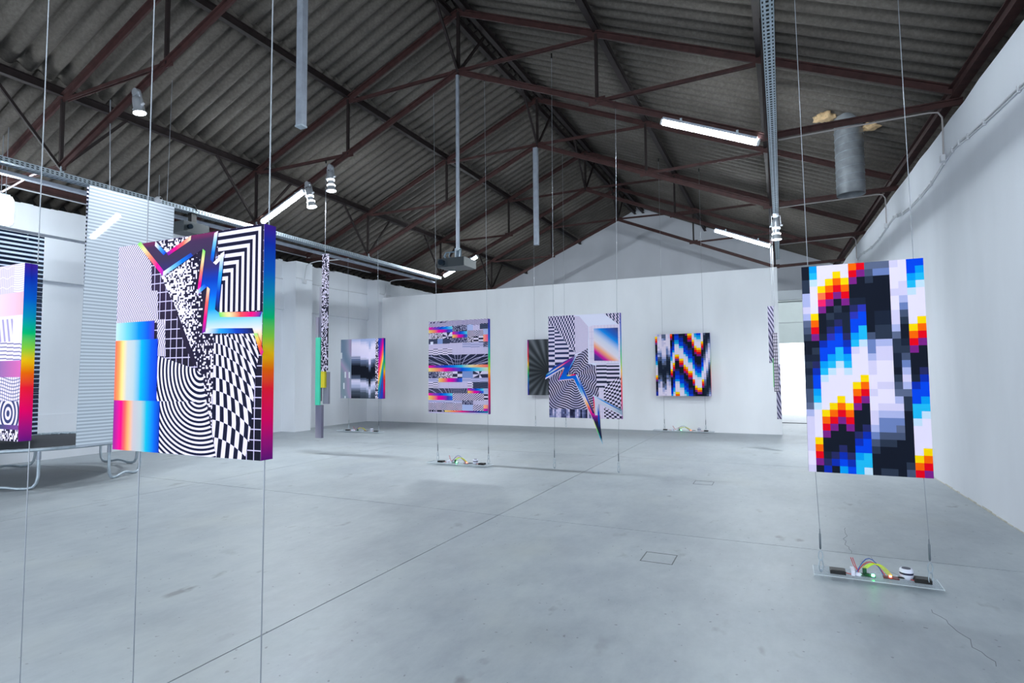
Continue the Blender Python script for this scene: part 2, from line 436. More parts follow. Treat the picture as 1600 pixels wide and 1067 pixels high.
# trusses
TY = [1.26, 4.83, 8.40, 11.97, 15.54, 19.11]
XN = [-9.80, -7.37, XR, -2.46, -.10]
def zbc(x): return 6.73-.425*abs(x-XR)
tl = ['rust red roof truss over the camera side, holding the wires of the two left prints', 'rust red roof truss holding one spotlight and a cut off square post', 'rust red roof truss carrying the projector pole and two left spotlights',
      'rust red roof truss carrying the spotlight by the slotted tray', 'rust red roof truss just beyond the white partition head', 'rust red roof truss deepest in the hall, before the gable wall']
for k, Y in enumerate(TY):
    t = empty('roof_truss', (XR, Y, 4.64), tl[k], 'truss', 'rust red steel roof trusses')
    xe = xwall(Y)+.15; xl = -11.95
    for sx, xend in ((-1, xl), (1, xe)):
        MB().tbar((XR, Y, zch(XR)+.05), (xend, Y, zch(xend)+.05), .10, .10).build('top_chord', M_RUST, t)
        xk = XN[0] if sx < 0 else XN[4]
        MB().tbar((XR, Y, zbc(XR)), (xk, Y, zbc(xk)), .09, .09).build('bottom_chord', M_RUST, t)
        MB().tbar((xk, Y, zbc(xk)), (xend, Y, 4.72), .08, .08).build('tie', M_RUST, t)
    MB().bar((XR, Y, 6.73), (XR, Y, zch(XR)+.05), .05, .05).build('king_post', M_DARKRUST, t)
    for x in (XN[0], XN[1], XN[3], XN[4]):
        MB().bar((x, Y, zbc(x)), (x, Y, zch(x)+.05), .045, .045).build('strut', M_DARKRUST, t)
    for (xa, za), (xb, zb) in (((XR, 6.75), (XN[1]+.08, zch(XN[1]))), ((XR, 6.75), (XN[3]-.08, zch(XN[3]))),
                               ((XN[1], zbc(XN[1])), (XN[0]+.1, zch(XN[0])+.02)), ((XN[3], zbc(XN[3])), (XN[4]-.1, zch(XN[4])+.02))):
        MB().bar((xa, Y-.02, za), (xb, Y-.02, zb), .012, .05).bar((xa, Y+.02, za), (xb, Y+.02, zb), .012, .05).build('web_diagonal', M_RUST, t)
    for (x, z) in ((XR, 6.73), (XN[1], zbc(XN[1])), (XN[3], zbc(XN[3])), (XN[0], zbc(XN[0])), (XN[4], zbc(XN[4])), (XN[1], zch(XN[1])+.02), (XN[3], zch(XN[3])+.02)):
        MB().box(x-.13, Y-.008, z-.05, x+.13, Y+.008, z+.07).build('gusset_plate', M_RUST, t)
    for x, zb in ((XR, 6.73), (XN[0], zbc(XN[0])), (XN[4], zbc(XN[4]))):
        zt2 = zch(x)+.11
        for s in (-1, 1):
            if Y+s*.95 < 22: MB().bar((x, Y, zb), (x, Y+s*.95, zt2), .04, .04).build('knee_brace', M_DARKRUST, t)

# ------------------------------------------------------------------ cable trays, rails, pipes
def tray(x0, x1, y0, y1, z, lab, two=False):
    e = empty('cable_tray', ((x0+x1)/2, (y0+y1)/2, z), lab, 'cable tray')
    h = .075
    MB().box(x0, y0, z, x1, y1, z+.003).build('tray_bottom', M_GALV, e)
    for x in (x0, x1-.003):
        MB().box(x, y0, z, x+.003, y1, z+h).build('tray_side', M_GALV, e)
    mb = MB(); nrow = 3 if not two else 4; y = y0+.05
    while y < y1-.05:
        for r in range(nrow):
            cx = x0+(x1-x0)*(r+.5)/nrow; wd = .012 if r == 1 else .006
            mb.face([(cx-wd, y, z-.0006), (cx-wd, y+.032, z-.0006), (cx+wd, y+.032, z-.0006), (cx+wd, y, z-.0006)])
        if two:
            for zz in (.022, .05):
                mb.face([(x1+.0006, y, z+zz-.008), (x1+.0006, y+.034, z+zz-.008), (x1+.0006, y+.034, z+zz+.008), (x1+.0006, y, z+zz+.008)])
        y += .062
    o = mb.build('slots', M_SLOT, e); o['kind'] = 'stuff'
    for Y in TY:
        if y0 < Y < y1: MB().box((x0+x1)/2-.02, Y-.02, z+h, (x0+x1)/2+.02, Y+.02, 4.68).build('hanger', M_GALV, e)
    return e
tray(-.07, .035, .5, 16.9, 4.50, 'narrow slotted galvanised cable tray running overhead along the right roof slope')
lt = tray(-9.86, -9.66, .5, 15.35, 4.49, 'wide slotted galvanised cable tray running overhead along the left side', True)
MB().box(-10.02, .5, 4.40, -9.92, 15.4, 4.44).box(-10.02, .5, 4.44, -10.015, 15.4, 4.48).build('lower_channel', M_GALVP, lt)
rl = empty('hanging_rail', (-10.8, 5, 3.82), 'thin galvanised rail on the left holding the dark striped sheets', 'rail')
MB().box(-10.825, 1.5, 3.79, -10.785, 7.3, 3.83).build('channel', M_GALVP, rl)
for y in (2.2, 4.6, 7.0): MB().tube([(-10.805, y, 3.83), (-10.805, y, 5.4)], .006).build('hanger_rod', M_WIRE, rl)
def pipe(name, pts, r, lab, cat='pipe', mat=None, clips=()):
    e = empty(name, pts[0], lab, cat)
    MB().tube(pts, r, 8).build('tube', mat or M_PIPE, e)
    for c in clips: MB().box(c[0]-.02, c[1]-.02, c[2]-.02, c[0]+.02, c[1]+.02, c[2]+.02).build('clip', M_PIPE, e)
    return e
pipe('conduit', [(-12.15, .5, 4.86), (-12.15, 15.0, 4.86)], .022, 'straight pale conduit under the left eave above the wall head')
ys_w = [3.2, 5.0, 6.0, 6.35, 7.2, 7.7, 8.0, 8.25, 8.6, 9.2, 9.8, 10.4, 10.9, 11.3, 11.6, 12.1, 12.9, 13.8, 14.7, 15.2, 16.0, 17.0]
zs_w = [3.95, 3.93, 3.94, 3.97, 4.02, 4.06, 4.10, 4.11, 4.08, 4.00, 3.985, 3.99, 4.03, 4.09, 4.13, 4.10, 4.04, 4.05, 4.12, 4.16, 4.12, 4.10]
wc = empty('wall_conduit', (1.9, 8, 4), 'pair of thin painted cables sagging along the head of the right wall', 'cable')
for dz in (0, -.028):
    MB().tube([(xwall(y)-.012, y, z+dz) for y, z in zip(ys_w, zs_w)], .009, 6).build('cable', M_PIPE, wc)
for y, z in zip(ys_w, zs_w): MB().box(xwall(y)-.026, y-.012, z-.045, xwall(y), y+.012, z+.018).build('saddle', M_PIPE, wc)
for Y, nm in ((8.40, 'nearer'), (11.97, 'middle'), (15.54, 'farther')):
    xw = xwall(Y+.22)-.01; z = 4.655
    pts = [(.05, Y+.055, z-.022), (.6, Y+.055, z-.008), (xw-.16, Y+.055, z+.01), (xw-.07, Y+.055, z-.005), (xw-.03, Y+.06, z-.07), (xw-.02, Y+.1, z-.2), (xw-.015, Y+.15, 4.14)]
    e = pipe('drop_conduit', pts, .010, 'pale conduit clipped under the %s roof tie and dropping to the right wall' % {'nearer': 'duct side', 'middle': 'second', 'farther': 'third'}[nm], mat=plain('grey_pipe', (.60, .58, .58), .5))
    MB().box(xw-.05, Y+.11, 4.06, xw-.004, Y+.19, 4.14).build('junction_box', M_PIPE, e)
for Y in (11.97, 15.54):
    pts = [(-10.4, Y-.06, 4.60), (-11.5, Y-.06, 4.63), (-11.66, Y-.1, 4.60), (-11.70, Y-.25, 4.5), (-11.72, Y-.3, 4.12)]
    e = pipe('drop_conduit', pts, .014, 'pale conduit from the roof tie down the %s left pilaster' % ('exposed' if Y < 13 else 'partition side'))
    MB().box(-11.75, Y-.36, 4.0, -11.69, Y-.24, 4.12).build('junction_box', M_PIPE, e)
lc = empty('pilaster_cable', (-12.2, 12, 4), 'painted cable run along the upper left wall between pilasters', 'cable')
for (a, b2) in zip(cols, cols[1:]):
    MB().tube([(WLX+.012, a[1], 4.14), (WLX+.012, (a[1]+b2[0])/2, 4.11), (WLX+.012, b2[0], 4.13)], .012, 6).build('cable', M_PIPE, lc)
    MB().tube([(-11.738, b2[0], 4.12), (-11.738, b2[1], 4.12)], .012, 6).build('cable', M_PIPE, lc)
pk = empty('pink_cable', (-10.6, 4.7, 4.55), 'loose pale cable looped under the left roof tie', 'cable')
MB().tube([(-11.9, 4.78, 4.62), (-11.3, 4.76, 4.50), (-10.9, 4.75, 4.55), (-10.4, 4.75, 4.63), (-9.9, 4.75, 4.62)], .014, 6).build('cable', plain('pale_pink_sheath', (.80, .72, .74), .5), pk)

# hanging posts
hp = empty('hanging_post', (XR, 4.83, 4.36), 'square galvanised post hanging cut off from the closest truss', 'post')
MB().box(XR-.045, 4.79, 4.36, XR+.045, 4.87, 6.7).build('tube', M_GALVP, hp)
MB().box(XR-.05, 4.785, 4.352, XR+.05, 4.875, 4.37).build('end_plate', M_GALV, hp)
hp = empty('hanging_post', (XR-.05, 11.97, 4.42), 'galvanised post hanging cut off left of the partition gable', 'post')
MB().box(XR-.10, 11.93, 4.42, XR, 12.01, 6.68).build('tube', M_GALVP, hp)
# projector on its pole
pj = empty('projector', (-4.97, 8.4, 3.3), 'black ceiling projector on a long galvanised pole above the glowing tube', 'projector')
MB().tube([(-4.95, 8.4, 6.68), (-4.95, 8.4, 3.62)], .032, 12).build('pole', M_GALVP, pj)
MB().box(-5.24, 8.2, 3.30, -4.72, 8.62, 3.45).build('body', plain('projector_grey', (.16, .19, .21), .4), pj)
MB().box(-5.12, 8.3, 3.45, -4.82, 8.5, 3.47).box(-4.99, 8.36, 3.47, -4.91, 8.44, 3.64).build('bracket', M_GALV, pj)
MB().tube([(-5.13, 8.2, 3.375), (-5.13, 8.13, 3.375)], .05, 14).build('lens', plain('lens_glass', (.1, .14, .18), .1), pj)
cb = MB()
for k in range(6):
    a = random.uniform(-.22, .2)
    cb.tube([(-4.97+a*.3, 8.36, 3.58), (-4.97+a, 8.30, 3.56+random.uniform(0, .05)), (-4.97+a*1.1, 8.28, 3.50), (-4.97+a*.9, 8.3, 3.45)], .012, 6)
cb.build('cable_loop', plain('cable_grey_blue', (.32, .40, .46), .5), pj)
pj2 = empty('projector', (-9.75, 6.95, 4.2), 'dark projector hung under the left cable tray behind the striped sheet', 'projector')
MB().box(-9.98, 6.7, 4.10, -9.62, 7.2, 4.30).build('body', plain('projector_grey', (.16, .19, .21), .4), pj2)
MB().box(-9.80, 6.9, 4.30, -9.70, 7.0, 4.49).build('bracket', M_BLACK, pj2)
MB().tube([(-9.62, 6.8, 4.2), (-9.57, 6.8, 4.2)], .045, 12).build('lens', plain('lens_glass', (.1, .14, .18), .1), pj2)
MB().tube([(-9.72, 6.75, 4.52), (-9.6, 6.72, 4.62), (-9.62, 6.9, 4.6), (-9.7, 7.05, 4.48)], .01, 6).build('cable', M_BLACK, pj2)
# security camera on the tray
sc_ = empty('security_camera', (-9.64, 6.22, 4.53), 'small white dome camera on the left tray above the striped sheet', 'camera')
MB().tube([(-9.655, 6.22, 4.53), (-9.60, 6.22, 4.54), (-9.55, 6.22, 4.55)], [.05, .055, .03], 12).build('dome', M_PIPE, sc_)
MB().tube([(-9.55, 6.22, 4.55), (-9.54, 6.22, 4.55)], .02, 10).build('lens', M_BLACK, sc_)

# ------------------------------------------------------------------ lamps
def tube_lamp(xa, xb, Y, lab):
    za = zbc(xa)-.10; zb = zbc(xb)-.10
    e = empty('tube_lamp', ((xa+xb)/2, Y, (za+zb)/2), lab, 'lamp', None)
    d = Vector((xb-xa, 0, zb-za)).normalized(); up = Vector((0, 0, 1))
    A = Vector((xa, Y-.02, za)); B = Vector((xb, Y-.02, zb))
    MB().bar(A+up*.04, B+up*.04, .10, .035).build('housing', M_GALVP, e)
    MB().tube([A, B], .045, 14).build('diffuser', M_TUBE, e)
    for p, q in ((A-d*.03, A), (B, B+d*.03)): MB().tube([p, q], .047, 12).build('end_cap', M_PIPE, e)
    for s in (.2, .8):
        p = A.lerp(B, s); MB().bar(p+up*.05, p+up*.11, .03, .02).build('clip', M_GALV, e)
    return e
tube_lamp(-1.46, -.21, 8.40, 'glowing tube lamp under the right chord in front of the slotted tray, largest in view')
tube_lamp(-9.57, -8.46, 8.40, 'glowing tube lamp beside the pair of spotlights above the square print')
tube_lamp(-1.45, -.19, 15.54, 'glowing tube lamp over the white partition by the right hand spotlight')
tube_lamp(-9.64, -8.46, 15.54, 'glowing tube lamp behind the projector at the far end of the left tray')
tube_lamp(-1.34, -.12, 1.26, 'unseen tube lamp under the truss over the camera side, kept for its light')  # assumed lamp out of view, added to brighten the right wall
lb = empty('light_box', (-10.95, 4.5, 3.87), 'white glowing light box hanging at the left edge above the striped sheets', 'lamp')
mb = MB(); prof = [(4.35-.7, 3.9), (4.72, 3.9), (4.74, 3.94), (4.74, 4.28), (4.71, 4.34), (3.65, 4.34)]
mb.prism([(a, b2) for a, b2 in prof], 0, .14)
mb.v = [(-11.02+v[1], v[0], v[2]) for v in mb.v]; mb.f = [f[::-1] for f in mb.f]
mb.build('diffuser', plain('light_box_glow', (1, 1, 1), .5, emit=18), lb)
MB().box(-11.0, 3.65, 4.34, -10.9, 4.70, 4.37).build('frame', M_GALV, lb)
for y in (3.8, 4.6): MB().tube([(-10.95, y, 4.37), (-10.95, y, 5.3)], .006).build('hanger_rod', M_WIRE, lb)

def spot(loc, tilt, lab, snoot, power):
    e = empty('spotlight', loc, lab, 'spotlight', 'theatre spotlights')
    x, y, z = 0, 0, 0
    MB().tube([(0, -.03, -.03), (0, .03, -.03)], .055, 14).build('clamp', M_SILVER, e, local=True)
    yk = MB(); yk.bar((-.075, 0, -.05), (.075, 0, -.05), .025, .008)
    for s in (-1, 1): yk.bar((s*.075, 0, -.05), (s*.085, 0, -.24), .025, .008, (1, 0, 0))
    yk.build('yoke', M_SILVER, e, local=True)
    MB().tube([(0, 0, -.10), (0, 0, -.115), (0, 0, -.17), (0, 0, -.27)], [.03, .062, .068, .068], 16).build('body', M_SILVER, e, local=True)
    for s in (-1, 1): MB().tube([(s*.07, 0, -.235), (s*.115, 0, -.235)], .016, 8).build('knob', M_PIPE, e, local=True)
    zb = -.27
    if snoot:
        MB().tube([(0, 0, -.27), (0, 0, -.30)], .07, 16).build('glow_ring', M_RING, e, local=True)
        MB().tube([(0, 0, -.30), (0, 0, -.38)], .060, 16).build('neck', M_SILVER, e, local=True)
        MB().tube([(0, 0, -.38), (0, 0, -.405)], .078, 16).build('glow_ring', M_RING, e, local=True)
        MB().tube([(0, 0, -.405), (0, 0, -.50)], [.072, .092], 16, False).build('snoot', M_SILVER, e, local=True)
        zb = -.485
    else:
        MB().tube([(0, 0, -.27), (0, 0, -.33)], [.068, .08], 16, False).build('snoot', M_SILVER, e, local=True)
        zb = -.315
    MB().tube([(0, 0, zb), (0, 0, zb-.012)], .085 if snoot else .075, 16).build('lens', M_LENS, e, local=True)
    ld = bpy.data.lights.new('spot_beam', 'SPOT'); ld.energy = power; ld.spot_size = math.radians(150); ld.spot_blend = 1.0
    ld.color = (.92, .96, 1); ld.shadow_soft_size = .04
    lo = bpy.data.objects.new('spot_beam', ld); COL.objects.link(lo); lo.parent = e; lo.location = (0, 0, zb-.05)
    e.rotation_euler = (math.radians(tilt[0]), math.radians(tilt[1]), 0)
    return e
spot((-7.93, 4.78, zbc(-7.93)-.02), (4, -10), 'silver spotlight alone on the closest left roof chord', False, 110)
spot((-8.32, 8.33, zbc(-8.32)-.02), (3, -12), 'silver spotlight tilted outward, touching the glowing tube lamp', True, 190)
spot((-7.74, 8.33, zbc(-7.74)-.02), (0, -4), 'silver spotlight hanging straight, upper of the left pair', True, 190)
spot((-.02, 11.88, 4.49), (0, 0), 'silver spotlight hanging at the slotted tray above the partition edge', True, 190)

# ventilation duct
vd = empty('ventilation_duct', (1.07, 10.35, 4.3), 'spiral galvanised ventilation duct poking through the right roof slope', 'duct')
zt_ = zroof(1.07)+.14
MB().tube([(1.07, 10.35, 4.27), (1.07, 10.35, 4.275), (1.07, 10.35, zt_)], [.202, .2, .2], 32, False).tube([(1.07, 10.35, zt_), (1.07, 10.35, 4.27)], .19, 32, False).build('spiral_tube', plain('duct_zinc', (.60, .62, .64), .32, .45, .5, .22, 7), vd)
mb = MB()
for k in range(9):
    z = 4.34+k*.125; n = 24
    mb.tube([(1.07+.203*math.cos(2*math.pi*j/n), 10.35+.203*math.sin(2*math.pi*j/n), z+.125*j/n) for j in range(n+1)], .003, 5)
mb.build('seam', M_GALV, vd)
foam = plain('yellow_foam', (.80, .68, .52), .95, noise=.2, scale=25, bump=.6)
for (fx, fy, fs) in ((.76, 10.25, .12), (1.36, 10.3, .10)):
    b = bmesh.new(); bmesh.ops.create_icosphere(b, subdivisions=3, radius=fs)
    rn = random.Random(fx)
    for v in b.verts: v.co *= 1+.35*math.sin(v.co.x*60+fx*9)*math.sin(v.co.y*45)+rn.uniform(-.12, .12)
    zz = zroof(fx)-.03; mb = MB(); mb.raw([(fx+v.co.x*1.4, fy+v.co.y, zz+v.co.z*.55) for v in b.verts], [[v.index for v in f.verts] for f in b.faces], True); b.free()
    mb.build('foam_patch', foam, vd)

# ------------------------------------------------------------------ trampoline
tr = empty('trampoline', (-10.3, 4.95, 0), 'round black trampoline on bent galvanised legs at the left edge', 'trampoline')
TC = Vector((-10.3, 4.95, 0)); TR = 1.36; TZ = .53
ring = [(TC.x+TR*math.cos(a), TC.y+TR*math.sin(a), TZ) for a in [2*math.pi*i/64 for i in range(65)]]
MB().tube(ring, .024, 8, False).build('rim', M_GALV, tr)
mb = MB(); n = 48
mb.face([(TC.x+1.20*math.cos(2*math.pi*i/n), TC.y+1.20*math.sin(2*math.pi*i/n), TZ-.005) for i in range(n)])
mb.build('mat', plain('black_mat', (.09, .10, .13), .6), tr)
mb = MB()
for i in range(64):
    a = 2*math.pi*(i+.5)/64
    mb.tube([(TC.x+1.19*math.cos(a), TC.y+1.19*math.sin(a), TZ), (TC.x+1.345*math.cos(a), TC.y+1.345*math.sin(a), TZ+.012)], .011, 5)
mb.build('springs', M_GALV, tr)['kind'] = 'stuff'
def tleg(a0, a1):
    pa = [Vector((TC.x+TR*math.cos(a), TC.y+TR*math.sin(a), 0)) for a in (a0, a1)]
    pts = [pa[0]+Vector((0, 0, TZ-.02)), pa[0]+Vector((0, 0, .18)), pa[0].lerp(pa[1], .02)+Vector((0, 0, .09)), pa[0].lerp(pa[1], .07)+Vector((0, 0, .035)), pa[0].lerp(pa[1], .14)+Vector((0, 0, .022))]
    mid = [pa[0].lerp(pa[1], s)+Vector((0, 0, h)) for s, h in ((.25, .024), (.4, .05), (.5, .06), (.6, .05), (.75, .024))]
    back = [pa[0].lerp(pa[1], 1-s)+Vector((0, 0, h)) for s, h in ((.14, .022), (.07, .035), (.02, .09), (0, .18), (0, TZ-.02))]
    MB().tube(pts+mid+back, .02, 10).build('leg', M_GALV, tr)
    for p in pa: MB().tube([p+Vector((0, 0, TZ-.03)), p+Vector((0, 0, TZ-.13))], .027, 10).build('leg_socket', M_GALVP, tr)
for a0, a1 in ((.16, .66), (1.45, 2.05), (2.75, 3.35), (3.9, 4.5), (5.2, 5.82)): tleg(a0, a1)

# ------------------------------------------------------------------ striped sheets on the left
def stripes_h(period, duty, dark, light, soft=False):
    def f(u, v):
        t = (v/period).fr()
        return mix(t.lt(duty), light, dark)
    return f
M_SHEET = art('striped_sheet_print', stripes_h(.047, .5, (.65, .73, .77), (.81, .89, .92)), .025)
MATS['striped_sheet_print'].node_tree.nodes['Principled BSDF'].inputs['Specular IOR Level'].default_value = .7
M_DASH = art('navy_dash_print', stripes_h(.056, .5, (.05, .08, .16), (.86, .89, .94)), .25)
def clear_striped(name, period, duty):
    mt = bpy.data.materials.new(name); mt.use_nodes = True; nt = mt.node_tree; b = nt.nodes['Principled BSDF']
    tc = nt.nodes.new('ShaderNodeTexCoord'); sp = nt.nodes.new('ShaderNodeSeparateXYZ'); nt.links.new(tc.outputs['Object'], sp.inputs[0])
    v = V(nt, sp.outputs[2]); k = (v/period).fr().lt(duty)
    b.inputs['Base Color'].default_value = lin((.06, .12, .22)); b.inputs['Roughness'].default_value = .2
    tr_ = nt.nodes.new('ShaderNodeBsdfTransparent'); tr_.inputs[0].default_value = (.93, .96, 1, 1)
    mx = nt.nodes.new('ShaderNodeMixShader'); nt.links.new(k.k, mx.inputs[0]); nt.links.new(tr_.outputs[0], mx.inputs[1]); nt.links.new(b.outputs[0], mx.inputs[2])
    nt.links.new(mx.outputs[0], nt.nodes['Material Output'].inputs[0]); MATS[name] = mt
    return mt
SX = -8.6
ss = empty('striped_sheet', (SX, 5.2, .56), 'tall pale sheet printed with fine grey stripes hanging behind the square print', 'sheet')
fs_ = MB().box(SX-.006, 4.57, .56, SX+.006, 5.76, 4.14).build('front_sheet', M_SHEET, ss, loc=(SX, 4.57, .56))
fs_.rotation_euler = (0, math.radians(2.1), math.radians(-2.0)); fs_.location.x -= .075
mb = MB(); mb.box(SX-.078, 4.605, .555, SX-.07, 5.74, 4.15); mb.build('back_sheet', M_DASH, ss)
for (y, z) in ((4.70, 3.98), (5.18, 3.95), (5.62, 3.93)): MB().tube([(SX-.08, y, z), (SX+.012, y, z)], .016, 10).build('spacer', M_GALV, ss)
MB().tube([(SX, 4.86, 4.13), (SX, 4.83, zbc(SX)+.3)], .006, 6).tube([(SX, 5.7, 4.13), (SX-.02, 5.75, zroof(SX)-.25)], .004, 6).build('suspension_wire', M_WIRE, ss)
MC = clear_striped('clear_navy_stripes', .070, .5)
MC2 = clear_striped('clear_navy_stripes_offset', .074, .42)
ls = empty('clear_striped_sheet', (-10.8, 4.4, .60), 'double clear sheet with navy stripes hanging over the trampoline at the left edge', 'sheet')
for x, mm, a in ((-10.80, MC, 3.3), (-10.89, MC2, 3.34)):
    MB().box(x-.004, a, .60, x+.004, a+1.83, 3.78).build('sheet', mm, ls, loc=(x, a, .60))
for y in (3.6, 4.2, 4.9): MB().tube([(-10.9, y, 3.7), (-10.79, y, 3.7)], .014, 8).build('spacer', M_GALV, ls)
MB().tube([(-10.80, 3.5, 3.77), (-10.80, 3.5, 3.789)], .01).tube([(-10.80, 4.9, 3.77), (-10.80, 4.9, 3.789)], .01).build('hook', M_GALV, ls)

# ------------------------------------------------------------------ hanging prints
WHT = (.90, .88, .95); NAV = (.085, .095, .17); PUR = (.165, .145, .235)
SPEC = [(0, (.42, .10, .52)), (.08, (.70, .08, .52)), (.17, (.96, 0, .42)), (.30, (1, .12, .22)), (.38, (1, .45, 0)), (.45, (1, .82, .05)), (.52, (.55, .88, .25)), (.60, (0, .80, .45)), (.70, (0, .60, .75)), (.80, (0, .38, .80)), (.92, (.05, .20, .70)), (1, (.25, .13, .58))]
PASTEL = ev((.95, .85, .35), (1, .62, .40), (.98, .10, .62), (.55, .18, .70), (.05, .30, .82), (.05, .55, .93), (.35, .85, .90), (.80, .93, .80))
def grad(name, stops, axis=0): return art(name, lambda u, v: ramp(u if axis == 0 else v, stops), uv=True)
def spec_side(name, H): return art(name, lambda u, v: ramp(v/H, SPEC), .3)
class Print:
    """layers of flat print on the front of a hanging box; coordinates in metres from its lower left corner"""
    def __init__(s): s.mb = MB(); s.mats = []; s.layer = 0
    def add(s, poly, mat, uvs=None, lift=None):
        if mat not in s.mats: s.mats.append(mat)
        s.layer += 1; d = -.0003*s.layer
        ar = sum(poly[i][0]*poly[(i+1) % len(poly)][1]-poly[(i+1) % len(poly)][0]*poly[i][1] for i in range(len(poly)))
        if uvs is None:
            xs_ = [p[0] for p in poly]; zs_ = [p[1] for p in poly]; x0, x1, z0, z1 = min(xs_), max(xs_), min(zs_), max(zs_)
            uvs = [((p[0]-x0)/(x1-x0), (p[1]-z0)/(z1-z0)) for p in poly]
        if ar < 0: poly = poly[::-1]; uvs = uvs[::-1]
        s.mb.face([(x, d, z) for x, z in poly], s.mats.index(mat), uvs)
    def rect(s, x0, z0, x1, z1, mat): s.add([(x0, z0), (x1, z0), (x1, z1), (x0, z1)], mat)
    def ribbon(s, p, q, w, mat):      # bevel strip from p to q, w to its left side
        p = Vector(p); q = Vector(q); d = (q-p).normalized(); nrm = Vector((-d.y, d.x))*w
        a = p+d*abs(w)*.5; b2 = q-d*abs(w)*.5
        s.add([tuple(p), tuple(q), tuple(b2+nrm), tuple(a+nrm)], mat, [(0, 0), (1, 0), (1, 1), (0, 1)])
    def build(s, root, x0, z0, y):
        o = s.mb.build('printed_face', s.mats, root, local=True)
        o.location = Vector((x0, y-.0008, z0))-wloc(root)
        return o
K1 = 1.26/2.70
def reduce_print(r):        # drawn on the 1.56 m format of the other prints, hung as the small 0.73 m format
    r.scale = (K1, K1, K1); r.location = Vector((r.location.x*K1, r.location.y*K1, 1.5+(r.location.z-1.5)*K1))
def hung_panel(name, lab, x0, x1, z0, z1, y, th, side, wires, rw=.0025, cat='artwork', low=True, chain=True, lower=True, ytop=None):
    root = empty(name, ((x0+x1)/2, y, z0), lab, cat)
    MB().box(x0, y-th/2, z0, x1, y+th/2, z1).build('box_frame', side, root, loc=(x0, y-th/2, z0))
    for (xt, zt2, xb) in wires:
        MB().tube([(xt, ytop or y, zt2), (xt*.3+xb*.7, y, z1)], rw, 6).build('suspension_wire', M_WIRE, root)
        MB().tube([(xt, ytop or y, zt2+.02), (xt, ytop or y, zt2-.06)], rw*4, 8).build('wire_gripper', M_BLACK, root)
        if lower:
            if chain:
                MB().tube([(xt*.3+xb*.7, y, z0), (xb, y, .34)], rw, 6).build('suspension_wire', M_WIRE, root)
                MB().tube([(xb, y, .34), (xb, y, .31), (xb, y, .30), (xb, y, .20), (xb, y, .19)], [.003, .004, .007, .007, .003], 8).build('turnbuckle', plain('turnbuckle_steel', (.42, .45, .48), .4, .7), root)
                for zc, h in ((.145, .036), (.075, .045)):
                    MB().tube([(xb+.014*math.cos(t), y+(.012 if zc < .1 else 0)*math.cos(t), zc+h*math.sin(t)) for t in [2*math.pi*i/14 for i in range(15)]], .004, 6, False).build('shackle', M_GALV, root)
                MB().tube([(xb, y, .05), (xb, y, .0372 if low else .005)], .006, 8).build('floor_eye', M_GALV, root)
            else:
                MB().tube([(xb, y, z0), (xb-.01, y, 1.5-1.5/K1+.004)], rw, 6).build('suspension_wire', M_WIRE, root)
    return root

# --- square print with bolt, nearest the camera on the left
LW, LH = 1.565, 1.555
r = hung_panel('bolt_print', 'square black and white print with a gradient bolt, largest print on the left', -4.635, -3.07, .95, 2.505, 2.748, .096, spec_side('spectrum_side_tall', LH),
               [(-4.325, 10.1, -4.39), (-3.062, 10.35, -3.09)], .0046, chain=False)
P = Print()
def gridf(u, v, cw, ch, lw, bg, fg):
    return mix((u/cw).fr().lt(lw/cw).mx((v/ch).fr().lt(lw/ch)), bg, fg)
m_grid = art('violet_grid', lambda u, v: gridf(u+.02, v+.01, .066, .069, .007, ramp(v/LH, [(0, (.075, .085, .14)), (.5, (.13, .12, .18)), (1, (.235, .19, .30))]), (.78, .77, .90)))
P.rect(0, 0, LW, LH, m_grid)
def arcs(u, v):
    fold = (v-(1.355-(u-.002)*.795)).gt(0)
    d1 = dist(u, v, .76, .98); d2 = dist(u, v, .76, .72)
    d = fold*d1+(1-fold)*d2
    return mix((d/.0200).fr().lt(.34), (.865, .855, .945), (.20, .19, .36))
arcp = [(0, 1.555), (.237, 1.555), (.404, 1.391), (.412, 1.188), (.486, 1.183), (.495, .969), (.575, .966), (.592, .695), (.498, .7), (.488, .946), (0, .963)]
P.add(arcp, art('arc_lines', arcs))
def dither(name, fn, c=.0125):
    return art(name, lambda u, v: mix(cell((u/c).fl(), (v/c).fl()).lt(fn((u/c).fl()*c, (v/c).fl()*c)), (.12, .115, .20), (.89, .885, .96)))
m_d1 = dither('dither_fade', lambda u, v: ((1.02-u-(v-1.15)*.15)*2.6).mx(.08).mn(.72)*(v.gt(.74))+(v.lt(.74))*(((u-1.0)*7).mx(.3).mn(.95)))
noisep = [(.503, 1.31), (.591, 1.289), (.853, 1.397), (.942, 1.384), (.917, 1.122), (.982, 1.171), (.978, .879), (1.109, .852), (1.101, .676), (1.096, .204), (1.048, .325), (1.003, .5), (.933, .625), (.90, .70), (.80, .86), (.70, 1.03), (.595, 1.176)]
P.add([(.62, 1.30), (.97, 1.44), (1.03, 1.17), (.99, .84), (1.11, .84), (1.12, .70), (.9, .62), (.78, .80), (.7, 1.0)], art('violet_black', lambda u, v: ramp(v, ev((.115, .115, .18), (.16, .14, .22)))))
P.add(noisep, m_d1)
P.add([(.478, 1.552), (.86, 1.552), (.579, 1.445)], dither('dither_even', lambda u, v: u*0+.52, .0125))
def ell(u, v):
    t = (1.553-u).mn(1.553-v)
    return mix(((t+.012)/.0515).fr().lt(.5), (.885, .88, .955), (.105, .11, .20))
P.add([(1.12, 1.552), (1.56, 1.552), (1.56, .978), (1.15, .987)], art('nested_angles', ell))
def conc(u, v):
    up = v.gt(.372)
    d1 = dist(u, v, .975, .60, 1.0); d2 = dist(u, v, .965, .43, 1.25)
    d = up*d1+(1-up)*d2
    return mix((d/.0395).fr().lt(.52), (.89, .885, .96), (.075, .10, .20))
